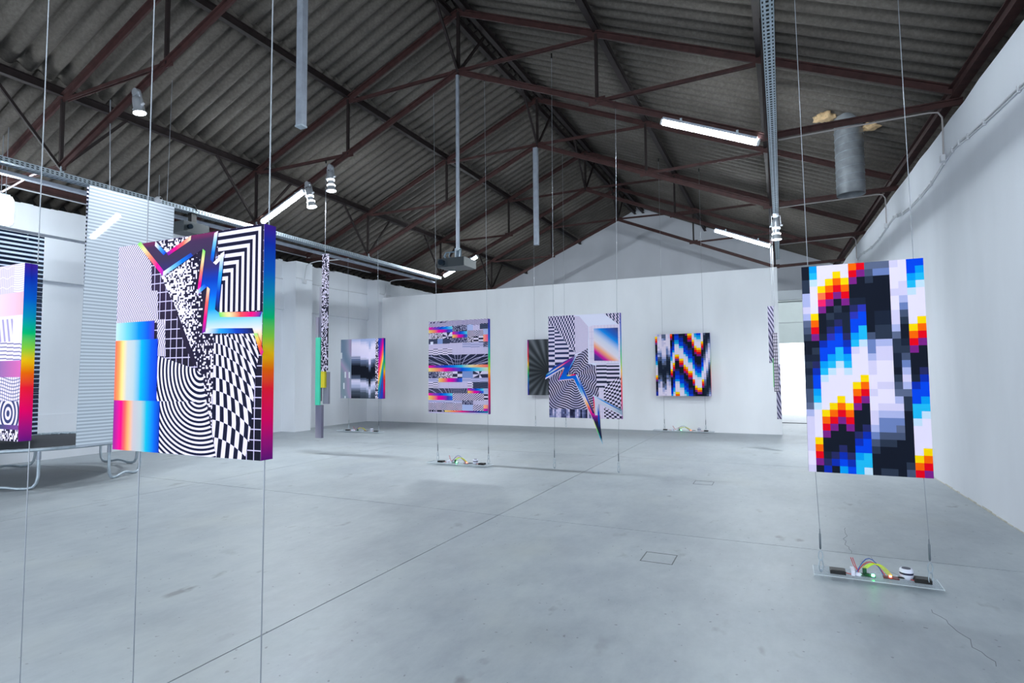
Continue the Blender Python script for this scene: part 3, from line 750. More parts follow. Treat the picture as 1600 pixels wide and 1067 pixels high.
P.add([(.504, .702), (.92, .60), (1.015, .544), (1.055, .312), (1.096, .171), (1.149, .0), (.54, .0), (.505, .38)], art('bent_rings', conc))
P.add([(1.0, .52), (1.09, .69), (1.098, .2), (1.06, .312)], dither('dither_mid', lambda u, v: ((u-.99)*6).mx(.3).mn(.85), .0125))
def wchk(u, v):
    h = v/.83; a = (u-1.10)*(h*h*h*.95+1)+(.28-h).mx(0)*.10
    b2 = (v+(u-1.10)*(u-1.10)*1.15+h*(u-1.1)*.18)*(1.35+h*.75)
    p = (a/.040).fl()+(b2/.20).fl()
    return mix((p/2).fr().gt(.25), (.09, .105, .19), (.875, .87, .95))
P.add([(1.105, .83), (1.486, .829), (1.536, .682), (1.51, .571), (1.491, .354), (1.458, .104), (1.42, .0), (1.149, .0), (1.102, .179)], art('warped_check', wchk))
C1 = [(0, (.72, .86, .88)), (.3, (.40, .78, .86)), (.6, (0, .55, .86)), (.85, (.05, .32, .82)), (1, (.25, .25, .70))]
P.rect(0, .80, .46, .962, grad('teal_blue_fade', C1))
P.rect(0, .372, .505, .826, grad('warm_to_blue_fade', [(0, (1, .40, .32)), (.10, (1, .60, .32)), (.18, (.98, .86, .52)), (.30, (.75, .79, .78)), (.45, (.68, .78, .79)), (.62, (0, .68, .84)), (.85, (.03, .35, .83)), (1, (.05, .22, .75))]))
P.rect(0, 0, .545, .372, grad('violet_to_blue_fade', [(0, (.55, .14, .55)), (.10, (.80, .08, .55)), (.18, (1, 0, .48)), (.26, (1, .38, .35)), (.34, (1, .68, .42)), (.45, (.73, .72, .73)), (.60, (.66, .75, .75)), (.72, (.05, .70, .80)), (.90, (.02, .38, .84)), (1, (.05, .20, .65))]))
BS = [(0, (.50, .10, .48)), (.045, (.98, .10, .35)), (.10, (1, .50, .25)), (.155, (.99, .82, .58)), (.21, (.84, .86, .84)), (.30, (.45, .78, .84)), (.38, (.04, .60, .84)), (.50, (.02, .38, .82)), (.62, (.04, .22, .66)), (.72, (.19, .18, .42)), (.84, (.23, .20, .31)), (.95, (.26, .19, .32)), (1, (.46, .16, .34))]
bolt = [(.237, 1.553), (.452, 1.553), (.579, 1.454), (.848, 1.553), (1.097, 1.553), (1.13, 1.553), (1.108, 1.384), (1.086, 1.335), (1.196, 1.403), (1.147, .987), (1.564, .969), (1.564, .677), (1.492, .829), (.987, .847), (1.029, 1.173), (.922, 1.117), (.975, 1.444), (.874, 1.404), (.545, 1.283)]
P.add(bolt, art('bolt_fade', lambda u, v: ramp((v-.677)/.878, BS)))
RB = {'g': ev((.45, .90, .40), (.95, .85, .60), (1, .50, .40), (1, .05, .55), (.55, .20, .70)), 'c': ev((.92, .92, .97), (.45, .75, .92), (0, .45, .86), (.15, .25, .65)),
      'w': ev((.93, .92, .97), (.87, .87, .95)), 'n': ev((.92, .92, .97), (.15, .62, .88), (.05, .25, .70), (.10, .12, .25)), 'b': ev((.05, .28, .80), (.25, .60, .90), (.93, .93, .97)),
      'p': ev((.92, .85, .70), (1, .40, .35), (.95, 0, .50), (.40, .15, .60)), 'm': ev((.35, .85, .35), (.98, .85, .60), (1, .30, .30), (.95, 0, .45), (.15, .2, .6)), 't': ev((.55, .88, .50), (.95, .75, .3), (1, .35, .2), (.75, .05, .5))}
MR = {k: grad('bevel_'+k, v) for k, v in RB.items()}
for a, b2, w_, k in ((0, 18, -.034, 'g'), (1, 2, .0, 'c'), (13, 12, .035, 'n'), (9, 10, .034, 'm'), (7, 8, -.0, 'w')):
    if w_: P.ribbon(bolt[a], bolt[b2], -w_ if k != 'n' else w_, MR[k])
P.ribbon((.237, 1.553), (.545, 1.283), .036, MR['g']); P.ribbon((.545, 1.283), (.874, 1.404), .032, MR['c'])
P.ribbon((.848, 1.553), (.579, 1.454), .03, MR['p']); P.ribbon((.579, 1.454), (.452, 1.553), .03, MR['b'])
P.ribbon((.975, 1.444), (.922, 1.117), .03, MR['g']); P.ribbon((1.029, 1.173), (.922, 1.117), -.03, MR['b'])
P.ribbon((1.029, 1.173), (.987, .847), .03, MR['p']); P.ribbon((1.13, 1.553), (1.086, 1.335), -.035, MR['c'])
P.ribbon((1.086, 1.335), (1.196, 1.403), -.03, MR['w']); P.ribbon((1.196, 1.403), (1.147, .987), -.035, MR['n'])
P.ribbon((1.492, .829), (1.564, .677), .03, MR['t'])
P.build(r, -4.635, .95, 2.70); reduce_print(r)

# --- print cut by the left frame edge
r = hung_panel('strip_print', 'tall print of patterned strips with a thick rainbow side, cut by the left frame edge', -7.55, -5.975, .95, 2.505, 2.748, .098, spec_side('spectrum_side_tall', LH), [(-7.3, 9.75, -7.3), (-5.82, 9.85, -5.90)], .0046, chain=False)
P = Print(); W_ = 1.575
GW = (.86, .85, .93)
P.rect(0, 0, W_, 1.555, art('pale_lilac', lambda u, v: ramp(u, ev(GW, GW))))
P.rect(0, 1.30, W_-.17, 1.555, art('fine_mesh_lines', lambda u, v: gridf(u, v+(u*40).sin()*.01, .030, .09, .006, (.76, .74, .83), (.90, .89, .95))))
P.rect(W_-.17, 1.30, W_, 1.555, art('wave_lines', lambda u, v: mix(((v+(u*22).sin()*.006)/.020).fr().lt(.35), (.89, .88, .95), (.74, .73, .82))))
P.rect(0, 1.10, W_, 1.30, grad('lilac_fade', ev((.75, .72, .88), (.82, .76, .86), (.72, .78, .90), (.84, .80, .88), (.95, .70, .74))))
P.rect(0, .87, W_, 1.07, art('tilted_bars', lambda u, v: mix((u.lt(1.42)*((u+v*.25)/.075).fr().lt(.42)), (.90, .89, .96), (.62, .60, .76))))
P.rect(0, .70, W_, .87, art('stepped_lines', lambda u, v: mix(((v+(u*9).fl()*.006)/.034).fr().lt(.3), (.88, .87, .95), (.42, .42, .58))))
P.rect(0, .555, W_, .70, grad('dusk_fade', ev((.35, .36, .55), (.45, .42, .62), (.40, .40, .60), (.50, .40, .62), (.80, .40, .66))))
P.rect(0, .345, W_, .555, art('warped_grid', lambda u, v: gridf(u+(v*20).sin()*.008, v+(u*14).sin()*.016, .036, .030, .007, (.87, .86, .94), (.26, .30, .46))))
def rings(u, v): return mix((dist((u-.16).mod(.40)-.20, v, .0, .235, 1.25)/.056+.25).fr().lt(.5), (.20, .22, .40), (.86, .85, .94))
P.rect(0, .13, W_, .345, art('target_rings', lambda u, v: mix((dist((u+.0).mod(.395)-.215, v, .0, .238, .9)/.052+.5).fr().lt(.5), (.20, .24, .40), (.86, .85, .94))))
P.rect(0, .095, W_, .14, grad('dark_spectrum', ev((.25, .25, .40), (.15, .40, .62), (.42, .25, .50), (.15, .40, .62), (.22, .26, .42), (.45, .28, .55))))
P.rect(0, 0, W_, .10, dither('dither_blocks', lambda u, v: u*0+.5, .017))
P.build(r, -7.55, .95, 2.70); reduce_print(r)

# --- pixel mosaic on the right
PAL = {'K': '131b29', 'k': '1b2638', 'N': '2b384a', 'G': '475670', 'g': '5d6c88', 'S': '6d86ba', 'L': 'aebbe4', 'P': 'd6d6f0', 'W': 'e9e8fa', 'Y': 'ffe000', 'O': 'ff6a00', 'o': 'ff7a48', 'R': 'e8001c', 'r': 'f5246a', 'V': '7c2486',
       'B': '0048e6', 'b': '0a2fae', 'I': '2c36b0', 'i': '262c60', 'C': '00a0ee', 'c': '1ebeee', 'A': 'c4e6f4'}
COLS = ['KKNNLLPLgGNKKkNkNNGGgLPPPPPWWP', 'CcAWWWWYORVKNkibBBCcAWWWWYORVK', 'WWWYorVKKKkbBBCcAWWWWYORVKKkib', 'WWYORVKNkiIBBCcAWWWWYORVKKKibK', 'WYORVKNkibBBccAWWWWYORVKKKibBC',
        'WWYORVKkkkibBCcAWWWWYORVKKKibB', 'ORVKKkiIBBCcPWWWWYORVKKKibBCcc', 'RVKKKkIBBccAWWWWYORVKKKibBBccA', 'gGNKKKKKKKGSSLPPWWPWWPPLSGNKKK', 'gSKKKKKkkNNLPPWWWPWWPLSSGNKKKN',
        'gSKKKKKkkNNLPPWWWPWWPLSSGNKKKN', 'PWWWPWWPPLgNNkkKNGgLPLSgGKKKKK', 'WWWPPLSGNKKkNGSLPLgNNKKKKKKKNG', 'BBCcAWWWWYORVKKKkbBBccAWWWWYOR', 'BCcAWWWWYORVKKKibBBCcAWWWWYORV']
MX = {}
def flat(c):
    if c not in MX:
        cc = lin(c); cc = tuple(x*p for x, p in zip(cc, PAPER))
        cc = tuple(12.92*x if x <= .0031308 else 1.055*x**(1/2.4)-.055 for x in cc[:3])
        MX[c] = plain('tile_'+c, cc, .55, 0, .04)
    return MX[c]
r = hung_panel('pixel_print', 'tall print of coloured pixel blocks hanging by the right wall', .155, .917, .757, 2.283, 4.85, .045, [plain('deep_blue_edge', (.12, .12, .35), .4)],
               [(.155+.012, 5.45, .213), (.835, 5.45, .876)], .0028)
mb = MB(); keys = []; cw = .762/15; ch = 1.526/30
for i, c in enumerate(COLS):
    assert len(c) == 30, (i, len(c))
    for j, q in enumerate(c):
        if q not in keys: keys.append(q)
        x0 = i*cw; z1 = 1.526-j*ch
        mb.face([(x0, 0, z1-ch), (x0+cw, 0, z1-ch), (x0+cw, 0, z1), (x0, 0, z1)], keys.index(q))
o = mb.build('printed_face', [flat(PAL[q]) for q in keys], r, local=True); o.location = Vector((.155, 4.826, .757))-wloc(r)

# --- zigzag mosaic against the partition
r = hung_panel('zigzag_print', 'print of zigzag rainbow and blue pixel columns against the right of the white partition', -2.93, -1.595, .90, 2.466, 14.93, .08, spec_side('spectrum_side_far', 1.566), [(-2.75, zroof(-2.75)-.03, -2.75), (-1.75, zroof(-1.75)-.03, -1.75)], .003)
Y0 = [150, 75, 75, 75, 75, 75, 75, 75, -20, 400, 400, 470, 470, 10, 40, 110, 110, 205, 300, 330, 330, 230, 0, 0, 0]
CYC = 'YORVKKKKibbBBCcAWWWW'; mb = MB(); keys = []; nr = 30; cw = 1.335/25; ch = 1.566/nr; rn = random.Random(3)
for i in range(25):
    for j in range(nr):
        ypx = j*30+15
        if 1 <= i <= 6 or i >= 22:
            t = math.cos((ypx-(120+random.Random(i*5).uniform(-110, 110)))/895*2*math.pi*1.25)*.5+.5+rn.uniform(-.12, .12)
            if i >= 22: t = .45+.5*math.sin(ypx/110+i)
            q = 'kNGgSLPW'[max(0, min(7, int(t*8)))]
        else:
            ph = ((ypx-(Y0[i]-110)) % 552)/552
            q = CYC[int(ph*20) % 20]
        if q not in keys: keys.append(q)
        x0 = i*cw; z1 = 1.566-j*ch
        mb.face([(x0, 0, z1-ch), (x0+cw, 0, z1-ch), (x0+cw, 0, z1), (x0, 0, z1)], keys.index(q))
o = mb.build('printed_face', [flat(PAL[q]) for q in keys], r, local=True); o.location = Vector((-2.93, 14.888, .90))-wloc(r)

# --- dark fluted print behind the bolt cutout
r = hung_panel('fluted_print', 'dark grey print of soft radiating folds, half hidden behind the bolt cutout print', -6.51, -5.2, .89, 2.45, 14.93, .08, spec_side('spectrum_side_far', 1.566), [(-6.3, zroof(-6.3)-.03, -6.3), (-5.4, zroof(-5.4)-.03, -5.4)], .003)
P = Print()
def flutes(u, v):
    a = (v-.66).at2(u-.62)
    s1 = ((a*22).sin()+1)*.5; d = dist(u, v, .62, .66)
    t = s1*(d*1.6).mn(1)*.75+((v-.66).ab()*.25)+.06
    return ramp(t, [(0, (.15, .17, .185)), (.45, (.26, .295, .31)), (.8, (.36, .40, .42)), (1, (.44, .48, .50))])
P.rect(0, 0, 1.31, 1.56, art('radiating_folds', flutes))
P.rect(0, 0, .035, 1.56, grad('spectrum_edge', SPEC[::-1] and [(1-p, c) for p, c in SPEC[::-1]], 1))
P.build(r, -6.51, .89, 14.888)

# --- strip print, centre left
H3 = 1.57; W3 = 1.155
r = hung_panel('collage_print', 'print collaged of many small patterned strips with gradient bars, over the lit acrylic tray', -5.515, -4.36, .837, 2.407, 8.40, .075, spec_side('spectrum_side_mid', H3), [(-5.44, zch(-5.44)-1.0, -5.36), (-4.42, zbc(-4.42), -4.385)], .003)
P = Print()
def SX3(x): return (x-92)/1213*W3
def SZ3(y): return H3-(y)/(1067+865)*H3     # rows measured over the two stacked views
LIL = (.80, .80, .92); LIL2 = (.72, .74, .88)
P.rect(0, 0, W3, H3, art('lilac_ground', lambda u, v: mix((u/.030).fr().lt(.16), (.83, .82, .93), (.62, .64, .82))))
m_arc2 = art('hill_lines', lambda u, v: mix(((v+((u-.55)*3.4).ab().pw(1.6)*.05)/.022).fr().lt(.42), (.84, .83, .95), (.22, .22, .36)))
m_zig = art('zig_lines', lambda u, v: mix(((v+u*.9+(u*30).sin()*.012)/.030).fr().lt(.45), (.87, .86, .96), (.13, .14, .24)))
m_zig2 = art('zig_lines_back', lambda u, v: mix(((v-(u-.45).mx(0)*.8+(u*26).sin()*.008)/.034).fr().lt(.42), (.87, .86, .96), (.13, .14, .24)))
m_hl = art('thin_rows', lambda u, v: mix(((v+(u*6).fl()*.011)/.040).fr().lt(.2), (.74, .76, .90), (.45, .50, .70)))
m_fn = dither('fine_speckle', lambda u, v: u*0+.55, .008)
m_fd = art('dark_speckle', lambda u, v: mix(cell((u/.009).fl(), (v/.014).fl()).lt(.3), (.24, .26, .38), (.66, .68, .80)))
m_bl = plain('slate_blue_block', (.48, .57, .79), .4)
m_ck = art('row_check', lambda u, v: mix((((u/.098).fl()+(v/.030).fl())/2).fr().gt(.25), (.88, .88, .96), (.15, .16, .26)))
m_ck2 = art('thin_row_check', lambda u, v: mix((v/.038+(u/.095).fl()*.5).fr().lt(.32), (.90, .89, .97), (.22, .25, .40)))
m_dk = art('dark_curves', lambda u, v: mix(((v+(u*7).sin()*.04)/.026).fr().lt(.3), (.14, .17, .27), (.40, .46, .58)))
m_fan = art('fan', lambda u, v: mix(((v-1.30).at2(u-.38)*3.5).sin().gt(.1), (.20, .22, .33), (.86, .86, .95)))
m_fan2 = art('fan_low', lambda u, v: mix(((v-.655).at2(u-1.0)*3.5).sin().gt(.1), (.20, .22, .33), (.86, .86, .95)))
def hole(u, v):
    x = (u-W3/2)
    k = x.ab().mx(.05)
    a = (v-.885)*7.5
    f1 = ((x/(k*.65+.11))*(1.35-a*.5)*2.4).fr(); f2 = (k*6.2-a*2.2+a*a*.8).fr()
    return mix(f1.lt(.12).mx(f2.lt(.11)), (.165, .19, .29), (.70, .72, .86))
m_hole = art('funnel_grid', hole)
m_pg = grad('bar_fade', PASTEL); 
m_pg2 = grad('bar_fade_late', PASTEL[0:1] and ev((.98, .05, .62), (.55, .25, .75), (.05, .30, .82), (.05, .55, .93), (.40, .88, .92)))
m_pg3 = grad('bar_fade_warm', ev((.95, .88, .45), (1, .62, .40), (.98, .05, .62), (.85, .05, .68), (.30, .22, .72), (.05, .45, .88)))
m_pg4 = grad('bar_fade_full', ev((.98, .05, .58), (.40, .20, .70), (.05, .30, .82), (.05, .50, .90), (.20, .78, .90), (.90, .92, .68), (1, .68, .45), (1, .42, .42)))
def S3(x0, y0, x1, y1, mt): P.rect(max(0, SX3(x0)), max(0, SZ3(y1)), min(W3, SX3(x1)), min(H3, SZ3(y0)), mt)
# upper view rows (top edge at 90)
S3(92, 0, 1305, 120, m_arc2)
S3(92, 18, 480, 34, art('bold_letter_row', lambda u, v: mix(cell((u/.013).fl(), v*0).lt(.78), (.82, .81, .92), (.12, .13, .25))))
S3(92, 120, 590, 185, m_pg2); S3(92, 180, 590, 245, m_pg3)
S3(590, 105, 890, 235, m_fd); S3(890, 105, 1010, 225, plain('pale_slate_block', (.66, .71, .88), .4)); S3(1145, 95, 1305, 205, m_dk)
S3(92, 245, 390, 375, m_fn); S3(390, 245, 590, 375, m_fan)
S3(590, 235, 895, 300, m_pg2); S3(590, 298, 895, 365, m_pg3); S3(895, 225, 1215, 350, m_zig); S3(1215, 205, 1305, 320, plain('pale_slate_block', (.66, .71, .88), .4))
S3(92, 375, 280, 480, m_dk); S3(130, 430, 190, 495, plain('lilac_white', (.88, .88, .96), .4)); S3(280, 375, 390, 480, m_bl); S3(390, 375, 535, 480, m_dk); S3(535, 365, 900, 470, m_fd)
S3(900, 350, 1010, 470, m_fn); S3(1010, 350, 1215, 470, m_ck); S3(1215, 320, 1305, 465, grad('coral_pink', ev((1, .68, .50), (1, .30, .60))))
S3(800, 470, 1215, 575, m_hl); S3(1215, 465, 1305, 575, m_fd)
S3(92, 585, 590, 715, m_ck2)
S3(92, 715, 1305, 935, m_hole)
S3(92, 930, 1305, 990, m_pg4); S3(92, 985, 1305, 1062, grad('bar_fade_long', ev((.95, .92, .50), (1, .62, .42), (.98, .05, .65), (.55, .15, .72), (.05, .35, .86), (.05, .60, .93), (.40, .85, .88), (.85, .93, .75))))
# lower view rows
b0 = 912
def S4(x0, y0, x1, y1, mt): S3(92+(x0-92)*1213/1187, b0+y0, 92+(x1-92)*1213/1187, b0+y1, mt)
S4(92, 150, 300, 300, m_fd); S4(300, 150, 580, 290, m_fn); S4(580, 150, 780, 290, art('two_block_check', lambda u, v: mix((((u/.096).fl()+((v+.01)/.052).fl())/2).fr().gt(.25), (.88, .88, .96), (.20, .21, .30))))
S4(780, 150, 990, 285, m_bl); S4(990, 150, 1279, 290, m_fan2)
S4(92, 290, 300, 370, m_hl); S4(300, 288, 780, 372, m_pg3); S4(780, 285, 1279, 370, m_hl)
S4(92, 370, 300, 500, m_ck2); S4(885, 370, 990, 500, m_ck2); S4(990, 370, 1279, 500, m_dk)
S4(92, 500, 885, 600, m_hole); S4(885, 500, 1195, 550, m_pg2); S4(885, 548, 1195, 605, m_pg3); S4(1195, 500, 1279, 610, plain('pale_slate_block', (.66, .71, .88), .4))
S4(92, 600, 585, 660, m_pg2); S4(92, 655, 585, 745, m_pg3); S4(585, 600, 1195, 745, m_zig2); S4(1195, 610, 1279, 745, m_ck)
S4(92, 745, 780, 800, m_hl); S4(780, 745, 990, 830, m_fd); S4(92, 800, 780, 955, m_zig); S4(780, 830, 990, 965, plain('pale_slate_block', (.66, .71, .88), .4)); S4(990, 830, 1195, 970, m_zig2)
S4(1195, 830, 1279, 905, grad('peach', ev((1, .75, .50), (1, .55, .55)))); S4(1195, 905, 1279, 985, grad('magenta_violet', ev((.90, .10, .65), (.60, .15, .65))))
S4(92, 955, 430, 990, art('bold_letter_row_low', lambda u, v: mix(cell((u/.011).fl(), v*0).lt(.88), (.80, .79, .90), (.08, .09, .18))))
S4(430, 955, 1279, 990, grad('base_fade', ev((.95, .90, .45), (1, .55, .35), (.95, .05, .50), (.45, .15, .55), (.08, .25, .60), (.05, .55, .70))))
P.build(r, -5.515, .837, 8.362)

# --- print with the protruding bolt, centre
H2, W2 = 1.572, 1.138
r = hung_panel('bolt_cutout_print', 'print of black and white checks with a rainbow bolt cutout poking below its edge', -3.295, -2.157, .817, 2.389, 8.40, .075, spec_side('spectrum_side_mid', H3), [(-3.20, zbc(-3.2)+.62, -3.235), (-2.17, zbc(-2.17)+.05, -2.225)], .003)
P = Print(); D2 = (.17, .22, .38); L2 = (.885, .88, .965)
def chk(u, v, a, b2): return (((u/a).fl()+(v/b2).fl())/2).fr().gt(.25)
P.rect(0, 0, W2, H2, plain('lilac_white', (.88, .88, .96), .4))
def diag(u, v):
    d = dist(u, v, .75, 1.75, 1.0)
    return mix(chk(u+d*.12, v+(d*d)*.10, .021, .042), D2, L2)
P.add([(0, 1.57), (.437, 1.57), (.437, 1.0), (.327, 1.104), (.103, 1.407), (0, 1.43)], art('shrinking_check', diag))
P.add([(.90, 1.57), (1.138, 1.57), (1.138, 1.38)], art('slanted_check', lambda u, v: mix(chk(u+v*.4, v+u*.5, .021, .05), D2, L2)))
def bars(u, v):
    c = u.gt(.103)+u.gt(.335)
    t = (v*v*2.2+c*.5)*3.1
    return mix(t.fr().lt(.46), L2, D2)
P.add([(0, 1.43), (.103, 1.407), (.327, 1.104), (.448, .985), (.417, .937), (.115, .776), (0, .60)], art('bar_columns', bars))
P.add([(.436, 1.553), (.508, 1.55), (.651, 1.384), (.645, 1.057), (.57, 1.011), (.438, .975)], art('curtain_lines', lambda u, v: mix(((u+(v-1.5)*.05)/.018).fr().lt(.25), (.88, .875, .96), (.66, .66, .80))))
P.add([(.735, 1.40), (.66, 1.38), (.66, .83), (1.138, .83), (1.138, 1.40)], art('white_tile_lines', lambda u, v: gridf(u, v, .05, .10, .003, (.90, .895, .97), (.72, .73, .86))))
P.add([(.735, 1.351), (1.109, 1.35), (1.109, .857), (.736, .864)], art('diagonal_spectrum', lambda u, v: ramp((v-.857)*1.02+(u-.735)*.80, [(.0, (.20, .24, .42)), (.11, (.35, .22, .60)), (.17, (.85, .05, .65)), (.25, (1, .70, .50)), (.33, (.92, .92, .95)), (.43, (.84, .90, .97)), (.56, (.05, .60, .95)), (.64, (.12, .42, .82)), (.72, (.22, .36, .68)), (.76, (.25, .32, .55)), (.80, (.24, .30, .52)), (.84, (.65, .3, .7))])))
def warp(u, v):
    a = (v-.655).at2(u-.44); d = dist(u, v, .44, .655)
    t = (d/.036+(a*9).sin()*.38*(d*4).mn(1)).fr()
    g_ = ((a*9).sin()+1)*.5
    return mix(t.lt(.52-g_*.12), (.13, .15, .26), mix(g_, (.70, .70, .84), (.88, .87, .96)))
P.add([(.478, .965), (.64, 1.057), (.641, .827), (.764, .787), (.767, .673), (.803, .462), (.794, .31), (.716, 0), (0, .132), (0, .594), (.268, .786)], art('rippled_rings', warp))
P.rect(.766, .46, 1.12, .82, art('wide_bars', lambda u, v: mix(((v*v*3.0+u.gt(.925)*.5)*4.2).fr().lt(.5), (.14, .17, .28), L2)))
def bulge(u, v):
    x = u-.875; return mix(chk(x+(v-.3)*.12, v*(1.35-x*1.5)+x*.10, .040, .034), (.12, .14, .24), L2)
P.add([(1.138, .64), (1.138, 0), (.873, 0), (.875, .47)], art('bulging_check', bulge))
P.rect(.80, .0, .875, .455, art('white_tile_lines', None))
def blocks(u, v): return ramp(cell((u/.028).fl(), (u*0)+3)*.75+cell((u/.028).fl(), (v/.03).fl())*.25, [(.15, (.12, .14, .24)), (.4, (.30, .34, .50)), (.6, (.55, .60, .78)), (.8, (.83, .83, .94))])
P.rect(0, 0, .72, .134, art('tone_blocks', blocks))
P.build(r, -3.295, .817, 8.362)
B2 = [(-.045, .588), (-.033, .663), (.105, .786), (.488, .964), (.304, .653), (.468, .67), (.736, .076), (.716, .356), (1.153, .136), (1.157, .05), (.805, .217), (.823, -.131), (.852, -.373), (.704, -.007), (.417, .586), (.175, .563), (.274, .761)]
def bfade(u, v):
    low = v.lt(.40); arm = u.gt(.745)*v.gt(.05)
    a = ramp((v+.373)/1.337, [(0, (.80, .85, .92)), (.07, (.10, .16, .30)), (.24, (.13, .13, .22)), (.29, (.42, .12, .52)), (.345, (.95, .05, .62)), (.40, (1, .42, .35)), (.45, (1, .80, .50)), (.51, (.93, .93, .95)), (.58, (.45, .75, .94)), (.66, (.02, .52, .92)), (.74, (.02, .42, .88)), (.86, (.08, .30, .70)), (.93, (.35, .20, .60)), (1, (.6, .2, .6))])
    b2 = ramp((u-.745)/.41, [(0, (.84, .88, .95)), (.6, (.80, .86, .92)), (1, (.60, .72, .80))])
    return mix(arm, a, b2)
m_bf = art('cutout_fade', bfade)
mb = MB(); mb.prism(B2, 0, .022)
o = mb.build('bolt_cutout', m_bf, r, local=True); o.location = Vector((-3.295, 8.325, .817))-wloc(r)
P = Print()
for p, q, w_, k in (((-.033, .663), (.488, .964), -.020, 'b2'), ((.488, .964), (.304, .653), -.016, 'c'), ((.468, .67), (.736, .076), -.022, 'nb'), ((.304, .653), (.468, .67), -.02, 'm'), ((.704, -.007), (.852, -.373), .012, 'lime'), ((.736, .076), (.716, .356), -.016, 'p'),
                  ((.716, .356), (1.153, .136), -.018, 'cb'), ((.805, .217), (.823, -.131), -.025, 'nb'), ((1.157, .05), (.805, .217), -.01, 'w'), ((.417, .586), (.704, -.007), .008, 'w'), ((-.045, .588), (.274, .761), .018, 'w'), ((.417, .586), (.175, .563), -.012, 'w'), ((.274, .761), (.175, .563), -.012, 'p')):
    mm = {'b2': grad('bevel_rise', ev((.10, .60, .70), (.80, .92, .95), (1, .70, .60), (.90, .10, .55), (.35, .2, .6), (.7, .8, .9))), 'nb': grad('bevel_deep_blue', ev((.85, .90, .97), (.05, .35, .80), (.05, .30, .75), (.06, .14, .35))), 'lime': grad('bevel_lime', ev((.9, .9, .9), (.85, .95, .5), (.35, .90, .45), (.1, .7, .8), (.7, .85, .9))), 'cb': grad('bevel_sky', ev((.88, .93, .97), (.25, .65, .92), (.05, .45, .85), (.35, .45, .52)))}.get(k) or MR[k]
    P.ribbon(p, q, w_, mm)
o = P.mb.build('bevel_print', P.mats, r, local=True); o.location = Vector((-3.295, 8.3235, .817))-wloc(r)

# --- grey gradient print, far left
r = hung_panel('tone_print', 'print of blurred black and white blocks with rainbow strip near far left corner', -10.655, -9.25, .883, 2.44, 11.97, .075, spec_side('spectrum_side_far2', 1.557), [(-10.47, 4.66, -10.4), (-9.48, 5.05, -9.42)], .003)
P = Print()
def metal(u, v):
    t = (u*7+v*3.0+((v-.9)*6).sin()*.5).sin()*.5+.5
    c = ramp(t, [(0, (.42, .52, .60)), (.35, (.55, .60, .68)), (.6, (.62, .58, .70)), (1, (.48, .58, .62))])
    return mix(cell((u/.045).fl(), (v/.16+cell((u/.045).fl(), u*0)*4).fl()).gt(.93), c, (.80, .86, .88))
P.rect(0, 0, .37, 1.557, art('brushed_tones', metal))
def tones(u, v):
    c2 = u.gt(.66); c3 = u.gt(.86); c4 = u.gt(.93)*u.lt(1.0); c5 = u.gt(1.06)
    h = (v/.028).fl()*.028 + c2*.045 + c3*.035 + c4*.12 - c5*.03
    t = h/1.557 + (cell((u*0)+c2+c3*3+c4*5, (v/.028).fl())-.5)*.03
    return ramp(t, [(0, (.13, .16, .20)), (.12, (.30, .36, .42)), (.20, (.66, .72, .84)), (.27, (.84, .86, .95)), (.33, (.38, .45, .56)), (.38, (.085, .105, .15)), (.56, (.075, .095, .14)), (.60, (.30, .36, .45)), (.66, (.40, .47, .60)), (.71, (.84, .85, .95)), (.90, (.88, .88, .96)), (1, (.62, .70, .86))])
P.rect(.36, 0, 1.155, 1.557, art('tone_mosaic', tones))
P.rect(1.15, 0, 1.25, 1.557, dither('dither_strip', lambda u, v: ((u-1.15)*8).mx(.45).mn(.8), .02))
P.rect(1.24, 0, 1.405, 1.557, art('rainbow_columns', lambda u, v: ramp(((1-v/1.557)*1.15+(u-1.24)*3.2).mod(1.3)/1.3, [(0, (.05, .32, .72)), (.2, (.20, .20, .65)), (.35, (.60, .08, .62)), (.47, (.95, .05, .50)), (.58, (1, .45, .25)), (.66, (1, .85, .35)), (.74, (.15, .68, .50)), (.85, (.05, .45, .75)), (1, (.30, .15, .45))])))
P.build(r, -10.655, .883, 11.932)

# --- stacks of narrow slats seen edge on
def slat(root, x0, x1, z0, z1, y, dep, mat, nm='slat'):
    MB().box(x0, y, z0, x1, y+dep, z1).build(nm, mat, root, loc=(x0, y, z0))
m_spk = art('bold_speckle', lambda u, v: mix(cell((u/.013).fl(), (v/.022).fl()).lt(.55), (.86, .87, .95), (.12, .13, .20)))
m_sil = art('soft_lilac', lambda u, v: ramp(((v*2.3+u*6).sin()*.5+.5), ev((.54, .55, .64), (.62, .64, .68), (.46, .48, .56))))
m_mint = plain('mint_print', (.30, .82, .68), .4); m_yel = grad('yellow_coral', ev((.85, .83, .25), (.95, .60, .50)), 1)
m_gr = plain('grey_print', (.52, .52, .58), .4)
st = empty('slat_stack', (-7.95, 8.4, .30), 'tall hanging stack of narrow mint, grey and speckled slats before the left wall', 'sculpture')
slat(st, -7.985, -7.835, 1.57, 3.83, 8.40, .025, m_spk)
slat(st, -8.07, -7.99, 1.70, 3.20, 8.43, .10, m_sil)
slat(st, -8.14, -8.075, 1.0, 2.62, 8.41, .12, m_sil)
slat(st, -8.11, -8.00, .93, 2.22, 8.38, .03, m_mint)
slat(st, -7.99, -7.90, 1.26, 1.57, 8.40, .05, m_yel)
slat(st, -7.99, -7.86, .95, 1.56, 8.46, .05, m_gr)
slat(st, -8.135, -7.985, .30, .93, 8.42, .06, m_sil)
MB().tube([(-7.93, 8.42, 5.66), (-7.93, 8.42, 3.83)], .003, 6).build('suspension_wire', M_WIRE, st)
MB().tube([(-7.93, 8.42, 5.69), (-7.93, 8.42, 5.62)], .016, 8).build('wire_gripper', M_BLACK, st)
